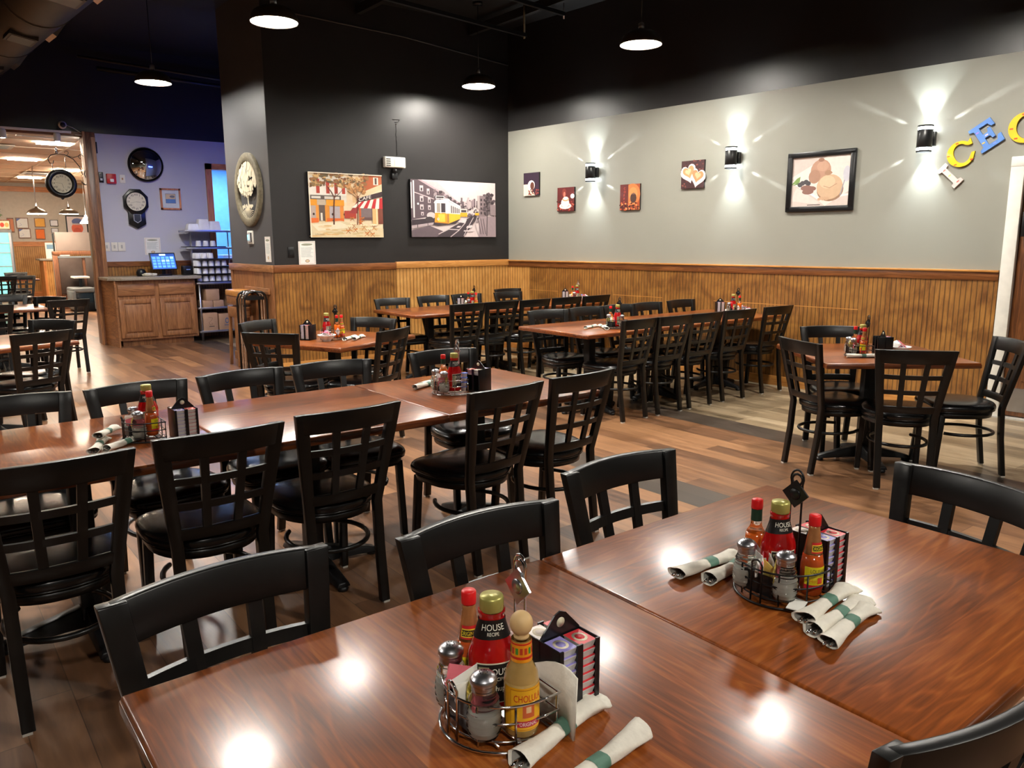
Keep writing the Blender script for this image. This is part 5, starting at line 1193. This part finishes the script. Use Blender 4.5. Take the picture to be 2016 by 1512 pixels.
# cabinet
v = empty('oak_cabinet', 'oak base cabinet with two drawers and two doors below the screen', 'cabinet', (2.98, 12.66, 0))
b = MB(); b.box(0, .02, .09, 1.12, .58, .87); b.box(0, .05, 0, 1.0, .5, .1); b.build('carcass', M['oak_z'], v)
for sx in (-1, 1):
    d = MB(); d.box(sx*.28, -.276, .13, .5, .012, .56)
    for e in (-1, 1): d.box(sx*.28+e*.218, -.288, .13, .062, .016, .56); d.box(sx*.28, -.288, .13+(.498 if e > 0 else 0), .376, .016, .062)
    dr = d.build('cabinet_door', M['oak_z'], v, bevel=.003)
    d = MB(); d.box(sx*.28, -.29, .215, .342, .018, .39); d.build('raised_panel', M['oak_z'], dr, bevel=.008)
    d = MB(); d.box(sx*.28, -.28, .74, .5, .02, .17); d.build('drawer_front', M['oak_x'], v, bevel=.008)
v = empty('countertop', 'stone coloured countertop on the oak cabinet, angled at its left end', 'countertop'); b = MB(); b.prism([(2.30, 12.98), (2.34, 12.42), (2.5, 12.30), (3.62, 12.30), (3.62, 12.98)], .965, 1.01); b.build('slab', M['counter'], v, bevel=.006)
v = empty('oak_side_panel', 'angled oak end panel closing the left side of the cabinet', 'cabinet panel'); b = MB(); b.prism([(2.33, 12.95), (2.35, 12.93), (2.43, 12.36), (2.41, 12.36)], 0, .962); b.build('panel', M['oak_y'], v)
v = empty('point_of_sale_screen', 'black touch screen terminal showing blue buttons on the countertop', 'touch screen', (3.18, 12.62, 1.01), (0, 0, R(8)))
b = MB(); b.hexa([(-.19, -.02, .09), (.19, -.02, .09), (.19, .01, .09), (-.19, .01, .09)], [(-.19, .06, .34), (.19, .06, .34), (.19, .09, .34), (-.19, .09, .34)]); b.build('bezel', M['blackp'], v, bevel=.006)
b = MB(); b.box(0, .06, 0, .2, .16, .02); b.box(0, .05, .02, .05, .03, .2); b.build('stand', M['blackp'], v, bevel=.004)
a = Art(.35, .235); a.rect((40, 70, 130), 0, 0, 1, 1); a.rect((30, 50, 100), 0, .86, 1, 1); a.rect((170, 210, 235), .36, .88, .62, .98)
for r_, c_ in [(r_, c_) for r_ in range(4) for c_ in range(5)]: a.rect((120, 190, 235) if (r_ in (1,) and c_ in (2, 3)) or (r_, c_) == (0, 4) else (70, 120, 200), .04+c_*.19, .66-r_*.19, .18+c_*.19, .8-r_*.19)
a.build('display', v, (0, .017, .215), 'screen', (R(-17.8), 0, 0))
v = empty('card_reader', 'small blue black cube speaker right of the touch screen', 'speaker box', (3.50, 12.62, 1.01), R(6)); b = MB(); b.box(0, 0, 0, .14, .12, .14); b.build('body', M['blackp'], v, bevel=.01); b = MB(); b.col = s2l((150, 180, 240)); b.box(.0, -.061, .08, .06, .002, .012); b.build('logo_strip', M['label'], v)
b = MB(); rnd = random.Random(2); b.smooth = True
for cx, cy, r, mm in ((0, 0, .07, 0), (.08, .02, .06, 0), (-.03, .05, .05, 0)): b.lathe([(r*sin(R(a_))*(1+.15*sin(a_)), r*.6*(1-cos(R(a_)))*.6) for a_ in range(0, 181, 20)][1:-1], 12, cx, cy, 0)
o = b.build('crumpled_cloth', M['napkin'], loc=(2.93, 12.58, 1.01)); tag(o, 'crumpled pale cloth on the countertop left of the touch screen', 'cloth')
b = MB(); b.lathe([(.05, 0), (.055, .05), (.04, .1), (.0, .11)], 10, sx=1.3); o = b.build('dark_pouch', M['blackp'], loc=(2.87, 12.72, 1.01)); tag(o, 'small dark pouch behind the crumpled cloth', 'pouch')

# steel shelving with cups
v = empty('steel_shelf', 'steel wall table with two upper shelves holding cups and foam boxes', 'shelving', (3.93, 12.62, 0))
for z, y0, d_, nm in ((1.66, .12, .36, 'upper_shelf'), (1.40, .12, .36, 'upper_shelf'), (.87, 0, .6, 'work_surface'), (.49, 0, .56, 'lower_shelf'), (.13, 0, .56, 'lower_shelf')):
    b = MB(); b.box(0, y0, z, .86 if z > 1 else .76, d_, .03); b.build(nm, M['steel'], v, bevel=.004)
for x in (-.34, .34):
    for y in (-.26, .26): b = MB(); b.tube([(x, y, 0), (x, y, .87)], .018, 10); b.build('leg', M['steel'], v)
    b = MB(); b.tube([(x*.98, .0, .9), (x*.98, .0, 1.66)], .01, 8); b.tube([(x*.86, .2, .9), (x*.86, .2, 1.66)], .01, 8); b.build('upright', M['steel'], v)
def tray(x, y, z, w_, d_, label): b = MB(); b.box(0, 0, 0, w_, d_, .012); b.box(0, 0, .012, w_*.96, d_*.96, .002); o = b.build('serving_tray', M['blackp'], loc=(x, y, z), bevel=.004); return tag(o, label, 'tray', 'black trays on the steel shelving')
tray(3.80, 12.70, 1.43, .6, .3, 'black tray with two cups on the second shelf from the top')
CUP = None
def cup(x, y, z, label, g, m_='foam'):
    global CUP
    if CUP is None:
        b = MB(); b.lathe([(.042, 0), (.043, .004), (.036, .07), (.030, .085), (.0, .086)], 14); CUP = o = b.build('cup', M['foam'], loc=(x, y, z))
    else: o = CUP.copy(); COL.objects.link(o); o.location = (x, y, z)
    return tag(o, label, 'cup', g)
for i, z in enumerate((.9, 1.015, 1.13, 1.245)):
    tray(3.88-(.03 if i == 3 else 0), 12.55, z, .62-.05*i, .34, 'black tray, '+('lowest', 'second', 'third', 'top')[i]+' of the four stacked with white cups')
    for r_ in range(2):
        for c_ in range((6, 6, 5, 3)[i]): cup(3.63+c_*.098, 12.47+r_*.12, z+.014, 'white cup, '+('first', 'second', 'third', 'fourth', 'fifth', 'sixth')[c_]+' from left, '+('front', 'back')[r_]+' row, '+('lowest', 'second', 'third', 'top')[i]+' stacked tray', 'upturned cups on the '+('lowest', 'second', 'third', 'top')[i]+' tray, '+('front', 'back')[r_]+' row')
for i in range(3): cup(3.72+.11*i, 12.68, 1.444, 'white cup on the upper shelf tray, '+('left', 'middle', 'right')[i], 'cups on the upper shelf tray')
b = MB(); b.lathe([(.045, 0), (.06, .2), (.0, .2)], 14); o = b.build('water_pitcher', M['glass'], loc=(4.16, 12.42, .915)); tag(o, 'clear plastic pitcher at the right of the cup trays', 'pitcher')
for i in range(2): b = MB(); b.box(0, 0, 0, .09, .1, .2); o = b.build('white_carton', M['foam'], loc=(4.16+.02*i, 12.6+.14*i, .90), bevel=.006); tag(o, 'white carton right of the cup trays, '+('front', 'back')[i], 'carton')
for i, (x, z_, h_) in enumerate(((3.66, 1.69, .10), (3.82, 1.69, .17), (3.99, 1.69, .14))):
    b = MB(); b.hexa([(-.09, -.09, 0), (.09, -.09, 0), (.09, .09, 0), (-.09, .09, 0)], [(-.07, -.07, h_), (.07, -.07, h_), (.07, .07, h_), (-.07, .07, h_)]); o = b.build('foam_container', M['foam'], loc=(x, 12.74, z_), bevel=.012); tag(o, 'white foam takeout stack on the top shelf, '+('lowest at left', 'tallest in the middle', 'right one')[i], 'takeout box', 'foam takeout stacks')
for i, (x, z, w_, h_, g) in enumerate(((3.72, .16, .22, .27, 1), (3.97, .16, .24, .25, 2), (4.2, .16, .16, .22, 0), (3.78, .62, .2, .17, 0), (3.70, .52, .14, .10, 0), (3.86, .52, .16, .10, 0), (4.12, .52, .2, .1, 0), (4.12, .66, .2, .1, 0))):
    if i in (3,): z = .622
    if i == 7: z = .622
    v = empty('cardboard_box', 'cardboard box on the steel shelving, '+('bottom shelf left with black swirl mark', 'bottom shelf middle with round mark', 'bottom shelf right', 'upper left on the middle shelf', 'small at the left under another', 'small under the upper left box', 'lower right on the middle shelf', 'upper right on the middle shelf')[i], 'box', (x, 12.5, z))
    b = MB(); b.box(0, 0, 0, w_, .3, h_); b.build('carton', M['card'], v, bevel=.004)
    if g:
        a = Art(w_*.6, h_*.6)
        if g == 1: a.line((30, 26, 30), [(.3, .9), (.75, .85), (.6, .6), (.3, .45), (.4, .2), (.7, .25), (.6, .4)], .02); a.rect((40, 36, 40), .3, .02, .9, .08)
        else: a.blob((90, 100, 130), .5, .6, .2, .3, 16); a.blob((176, 140, 112), .5, .6, .12, .18, 16); a.rect((90, 100, 130), .2, .1, .8, .18)
        a.build('printed_mark', v, (0, -.151, h_/2))

# stacked high chairs and tray stands by the pillar
v = empty('high_chair', 'stacked wooden high chair seat with light wood tray by the charcoal pillar', 'high chair', (3.26, 9.62, 0), R(-2))
b = MB(); oc = [(-.11, -.2), (.06, -.22), (.12, -.11), (.12, .11), (.06, .22), (-.11, .2)]
b.prism(oc, .86, .93); b.build('tray', M['cap_l'], v, bevel=.01)
b = MB(); b.prism([(x*.93, y*.93) for x, y in oc], .76, .855); b.prism([(x*.9, y*.9) for x, y in oc], .60, .73); b.build('seat_box', M['oak_x'], v, bevel=.006)
for x in (-.08, .08):
    for y in (-.15, .15): b = MB(); b.hexa([(x*1.2-.018, y*1.15-.018, 0), (x*1.2+.018, y*1.15-.018, 0), (x*1.2+.018, y*1.15+.018, 0), (x*1.2-.018, y*1.15+.018, 0)], [(x-.018, y-.018, .62), (x+.018, y-.018, .62), (x+.018, y+.018, .62), (x-.018, y+.018, .62)]); b.build('leg', M['oak_z'], v, bevel=.003)
for i in range(4):
    v = empty('tray_stand', 'folded dark metal tray stand leaning by the pillar, '+('nearest the high chair', 'second from the high chair', 'third from the high chair', 'farthest right')[i], 'tray stand', (3.24, 9.26-.085*i, 0), 0, 'folded tray stands by the pillar')
    b = MB()
    for sx in (-1, 1): b.tube([(sx*.13, 0, 0), (sx*.13, 0, .84), (sx*.11, -.01, .9), (sx*.07, -.015, .93), (0, -.015, .935)], .012, 8)
    b.build('bent_leg', M['chrome'] if i in (1, 2) else M['blackm'], v)
    b = MB(); b.box(0, 0, .84, .2, .015, .04); b.build('strap', M['blackp'], v); b = MB(); b.tube([(-.13, 0, .3), (.13, 0, .3)], .008); b.build('cross_bar', M['blackp'], v)
b = MB(); b.box(0, 0, 0, .03, .78, .07); o = b.build('oak_shelf_block', M['oak_y'], loc=(3.39-.02, 9.3, .90), bevel=.004); tag(o, 'small wooden rail on the pillar behind the tray stands', 'rail')

# opening: track lights, camera, bracket clock
v = empty('track_light', 'white lighting track with spotlights along the top of the wide opening', 'track light', (0, 12.9, 0))
b = MB(); b.box(.2, 0, 3.03, 3.9, .035, .03); b.build('track_rail', M['white'], v)
for i, x in enumerate((1.32, 1.97, .3)):
    b = MB(); b.lathe([(.03, 0), (.045, -.02), (.045, -.1), (.05, -.12)], 16, x=x, z=3.03); h = b.build('spot_head', M['white'], v)
    b = MB(); b.lathe([(.04, -.118), (.0, -.125)], 16, x=x, z=3.03, cap=False); b.build('spot_bulb', M['panel'], h)
v = empty('security_camera', 'white round security camera above the opening with a trailing cord', 'camera', (2.05, 12.9, 3.14)); b = MB(); b.sphere(0, 0, 0, .055); b.build('camera_body', M['white'], v); b = MB(); b.smooth = True; b.rings([[(r*cos(2*pi*j/20), y, -.005+r*sin(2*pi*j/20)) for j in range(20)] for r, y in ((.036, -.045), (.03, -.058), (.001, -.06))]); b.build('lens', M['blackp'], v)
b = MB(); b.tube([(.05, .0, .0), (.14, .02, -.03), (.24, .04, -.09), (.3, .04, -.11)], .005, 6); b.build('cord', M['cord'], v)
b = MB(); b.tube([(2.38+.05*cos(R(a_)), 12.93, 2.98+.06*sin(R(a_))) for a_ in range(0, 330, 30)], .007, 6); b.tube([(2.33, 12.93, 3.02), (2.2, 12.93, 3.02)], .008, 6); b.tube([(2.43, 12.93, 2.97), (2.44, 12.93, 2.88)], .006, 6); o = b.build('coiled_cord', M['cord']); tag(o, 'white coiled cord at the top of the post', 'cord')
v = empty('door_sensor', 'white and black sensor box on the post top', 'sensor', (2.36, 12.93, 2.80)); b = MB(); b.box(-.04, 0, 0, .06, .06, .2); b.build('white_box', M['white'], v, bevel=.008); b = MB(); b.box(.06, 0, -.02, .1, .06, .16); b.build('black_box', M['blackp'], v, bevel=.006)
v = empty('clock_bracket', 'scrolled black iron bracket on the post holding the round clock', 'bracket', (0, 12.93, 0))
b = MB(); b.tube([(2.31, 0, 2.30), (2.29, 0, 2.42), (2.27, 0, 2.48), (2.31, 0, 2.60), (2.325, 0, 2.70)], .006); b.tube([(2.25, 0, 2.47), (2.22, 0, 2.58), (2.15, 0, 2.68), (2.05, 0, 2.735), (1.95, 0, 2.745), (1.87, 0, 2.72), (1.83, 0, 2.67), (1.85, 0, 2.61), (1.89, 0, 2.61), (1.90, 0, 2.65)], .006)
b.tube([(2.05, 0, 2.735), (2.15, 0, 2.70), (2.22, 0, 2.73), (2.27, 0, 2.77), (2.32, 0, 2.74)], .004); b.tube([(2.25+.03*cos(R(a_)), 0, 2.72+.03*sin(R(a_))) for a_ in range(0, 300, 30)], .004); b.tube([(2.27, 0, 2.33+.0)]+[(2.27+.045*cos(R(a_)), 0, 2.38+.05*sin(R(a_))) for a_ in range(180, 400, 25)], .005); b.tube([(2.07+.025*cos(R(a_)), 0, 2.765+.025*sin(R(a_))) for a_ in range(-90, 200, 30)], .004)
b.build('iron_scroll', M['blackm'], v)
b = MB(); b.lathe([(.012, 0), (.022, .02), (.012, .04), (.02, .06), (.0, .09)], 12, x=1.945, z=2.745); b.build('finial', M['chrome'], v)
for x in (1.88, 2.045): b = MB(); b.tube([(x, 0, 2.71 if x > 2 else 2.61), (x, 0, 2.52)], .004); b.build('chain', M['chrome'], v)
v = empty('hanging_clock', 'round dark framed clock hanging from the iron bracket in the opening', 'clock', (1.965, 12.93, 2.335), R(8))
b = MB(); n = 40; b.smooth = True; b.rings([[(r*cos(2*pi*j/n), y, r*sin(2*pi*j/n)) for j in range(n)] for r, y in ((.15, .05), (.19, .05), (.2, .03), (.2, -.03), (.185, -.05), (.135, -.045), (.13, -.03))], cap=False); b.add([(0, -.02, -.225), (-.03, -.02, -.19), (.03, -.02, -.19), (0, .02, -.225), (-.03, .02, -.19), (.03, .02, -.19)], [(0, 1, 2), (5, 4, 3)]); b.build('clock_rim', M['chair'], v)
a = clock_face(v, .135, 0, (206, 196, 164)); a.line((40, 36, 34), [(.5, .5), (.58, .26)], .012); a.line((40, 36, 34), [(.5, .5), (.2, .54)], .008); a.build('dial', v, (0, -.03, 0))

# front room
for i, (x, y, z, k) in enumerate(((2.52, 20, 2.14, 2), (3.13, 20, 2.14, 1))):
    for q in range(k):
        v = empty('dome_lamp', 'shallow bronze dome lamp in the front room, '+(('left of the hanging clock', 'right behind the first left one')[q] if k == 2 else 'under the hanging clock'), 'pendant lamp', (x+.05*q, y+.5*q, z), 0, 'front room dome lamps')
        b = MB(); b.lathe([(.20, 0), (.18, .05), (.12, .09), (.04, .12), (.02, .16)], 24, cap=False); b.build('shade', M['shade'], v); b = MB(); b.lathe([(.19, .0), (.0, .01)], 24, cap=False); b.build('diffuser', M['panel'], v); b = MB(); b.tube([(0, 0, .15), (0, 0, 3.14-z)], .006, 6); b.build('stem', M['steel'], v)
v = empty('cone_lamp', 'white cone shaped lamp before the orange portrait in the front room', 'pendant lamp', (3.80, 22.0, 1.98)); b = MB(); b.lathe([(.14, 0), (.03, .16), (.02, .2)], 20, cap=False); b.lathe([(.135, .002), (.0, .01)], 20, cap=False); b.build('glass_cone', M['panel'], v); b = MB(); b.tube([(0, 0, .2), (0, 0, 1.16)], .006, 6); b.build('stem', M['steel'], v)
fr = ((2.88, 2.06, .30, .30, (226, 226, 224), (90, 110, 170), 'blue flash certificate, upper'), (2.91, 1.78, .30, .27, (226, 226, 224), (90, 110, 170), 'blue flash certificate, lower'), (3.31, 2.08, .27, .26, (232, 170, 70), (236, 190, 110), 'yellow orange certificate'), (3.29, 1.76, .24, .30, (232, 112, 30), (236, 130, 50), 'plain orange sheet'), (3.66, 2.07, .2, .18, (220, 222, 230), (200, 206, 220), 'small white paper in dark frame'), (3.66, 1.86, .18, .13, (220, 222, 230), (200, 206, 220), 'smallest white paper'), (2.60, 2.0, .16, .4, (206, 130, 90), (180, 70, 60), 'tall menu sheet behind the plant'))
for x, z, w_, h_, c0, c1, nm in fr:
    v = empty('framed_notice', 'framed '+nm+' on the front room wall', 'framed notice', (x, 25.99, z)); b = MB(); b.box(0, -.01, -h_/2, w_, .02, h_); b.build('picture_frame', M['post'] if 'white' not in nm else M['blackp'], v)
    a = Art(w_*.86, h_*.84); a.rect(c0, 0, 0, 1, 1); a.poly(c1, [(0, .7), (.4, 1), (0, 1)]); a.line(c1, [(.1, .15), (.45, .3), (.3, .5)], .02); a.build('print', v, (0, -.022, 0))
v = empty('framed_portrait', 'black framed orange red portrait with blue cap in the front room', 'framed picture', (4.24, 25.99, 2.02)); b = MB(); b.box(0, -.012, -.27, .56, .024, .54); b.build('picture_frame', M['blackp'], v)
a = Art(.5, .48); a.rect((226, 214, 216), 0, 0, 1, 1); a.blob((226, 110, 84), .5, .3, .3, .34, 18); a.blob((96, 110, 160), .52, .7, .28, .2, 16); a.rect((206, 190, 190), .26, .52, .78, .6); a.blob((206, 90, 70), .5, .15, .2, .2, 14); a.build('print', v, (0, -.026, 0))
plate_thing('fire_alarm', 'small red fire alarm on the front room wall right of the dome lamp', 'fire alarm', 4.58, 2.42, .1, .16, M['red'], y=25.99)
v = empty('drink_cooler', 'glowing teal glass door drink cooler at the left edge of the front room', 'cooler', (1.85, 24.4, 0)); b = MB(); b.box(0, .35, 0, 1.2, .7, 1.86); b.build('cooler_cabinet', M['greyv'], v, bevel=.01)
b = MB(); b.box(0, -.005, .2, 1.08, .01, 1.58); b.build('glass_door', M['teal'], v)
b = MB()
for z in (.55, .9, 1.25, 1.5): b.box(0, -.02, z, 1.06, .015, .02)
for x in (-.54, 0, .54): b.box(x, -.025, .2, .05, .02, 1.58)
b.build('shelf_rail', M['steel'], v)
v = empty('menu_board', 'lit menu board with food pictures above the drink cooler', 'menu board', (1.95, 24.5, 1.98)); b = MB(); b.box(0, 0, -.11, 1.0, .05, .24); b.build('board', M['post'], v); a = Art(.94, .2); a.rect((224, 210, 180), 0, 0, 1, 1); 
for i in range(9): a.blob(random.choice(((190, 60, 40), (110, 140, 60), (210, 160, 90))), .06+.11*i, .5, .05, .3)
a.build('print', v, (0, -.027, 0))
v = empty('potted_plant', 'leafy plant on top of the drink cooler', 'plant', (2.0, 24.7, 2.1)); b = MB(); rnd = random.Random(9)
for i in range(130):
    an = rnd.uniform(0, 6.28); el = rnd.uniform(.1, 1.4); r = rnd.uniform(.1, .34); c = Vector((r*cos(an)*cos(el)*1.2, r*sin(an)*cos(el), .05+r*sin(el))); t_ = Vector((rnd.uniform(-1, 1), rnd.uniform(-1, 1), rnd.uniform(-1, 1))).normalized()*.05; u_ = t_.orthogonal().normalized()*.02
    b.add([c-t_, c+u_, c+t_, c-u_], [(0, 1, 2, 3)])
b.build('foliage', M['plant'], v); b = MB(); b.lathe([(.08, -.1), (.11, .04), (.1, .04)], 14); b.build('pot', M['post'], v)
v = empty('register_counter', 'honey oak register counter with stone top in the front room', 'counter', (3.36, 24.2, 0)); b = MB(); b.box(.1, 0, .1, .86, .7, .95); b.build('carcass', M['bead_xl'], v)
b = MB(); b.box(.1, 0, 0, .9, .74, .14); b.box(-.32, 0, .1, .05, .74, .95); b.box(0.05, -.36, .1, .05, .03, .95); b.box(.5, -.36, .1, .05, .03, .95); b.build('trim_board', M['honey'], v); b = MB(); b.box(.08, 0, 1.05, 1.0, .8, .05); b.build('stone_slab', M['counter'], v, bevel=.01)
v = empty('menu_stand', 'tall white printed card stand on the register counter', 'card stand', (3.25, 24.1, 1.10)); b = MB(); b.box(0, 0, 0, .24, .03, .42); b.build('card', M['paper'], v); a = Art(.22, .4); a.rect((232, 234, 230), 0, 0, 1, 1); a.rect((120, 160, 190), .1, .6, .9, .9); a.rect((170, 190, 200), .6, .1, .9, .5); a.build('print', v, (0, -.017, .21))
b = MB(); b.box(0, 0, 0, .22, .16, .1); b.lathe([(.03, .0), (.03, .2)], 10, x=-.25); o = b.build('counter_clutter', M['foam'], loc=(3.55, 24.0, 1.10)); tag(o, 'pale boxes and paper at the right end of the register counter', 'papers')
# booths
bx0, byy = 3.30, 20.6
v = empty('booth_divider', 'wood framed booth divider with frosted glass top beside the post', 'booth divider', (bx0, byy, 0)); b = MB()
for x in (-.45, .75): b.box(x, 0, 0, .1, .14, 1.30)
b.box(.15, 0, 1.24, 1.3, .16, .08); b.box(.15, 0, 0, 1.2, .1, 1.2); b.build('wood_frame', M['post'], v, bevel=.006)
b = MB(); b.box(.17, 0, 1.33, 1.16, .015, .42); b.build('frosted_glass', mat('frosted_glass', (112, 98, 90), .5, trans=.1, var=.1, scale=3), v)
b = MB(); b.box(-.45, 0, 1.3, .03, .04, .42); b.build('glass_post', M['blackm'], v)
for i, x in enumerate((-.16, .38)):
    b = MB(); b.box(x, -.06, .35, .48, .05, .82); b.build('upholstered_panel', M['booth'], v, bevel=.015)
b = MB(); b.box(.12, -.065, 1.17, 1.06, .04, .04); b.build('grey_strip', M['greyv'], v)
for i, x in enumerate((3.2, 3.75)):
    v = empty('booth_bench', ('left', 'right')[i]+' dark booth bench with grey rolled edges at the divider', 'booth bench', (x, 19.9, 0), 0, 'front room booth benches'); b = MB(); b.box(0, 0, 0, .4, .8, .42); b.build('bench_base', M['vinyl'], v, bevel=.02)
    b = MB(); b.box(0, 0, .42, .46, .86, .1); b.box(-.21, -.05, .04, .07, .8, .42); b.box(.21, -.05, .04, .07, .8, .38); b.build('grey_cushion', M['greyv'], v, bevel=.03)
    v = empty('booth_table', ('left', 'right')[i]+' narrow booth table with white settings', 'table', (x+.05, 20.2, 0), 0, 'front room booth tables'); b = MB(); b.box(0, 0, .72, .3, .55, .035); b.build('tabletop', M['white'], v); b = MB(); b.box(0, 0, .0, .06, .06, .72); b.build('column', M['iron'], v)

# ------------------------------------------------------------------ every label short enough, every copy labelled
for o in list(scn.objects):
    if o.parent is None and 'label' in o:
        o['label'] = ' '.join(o['label'].split())
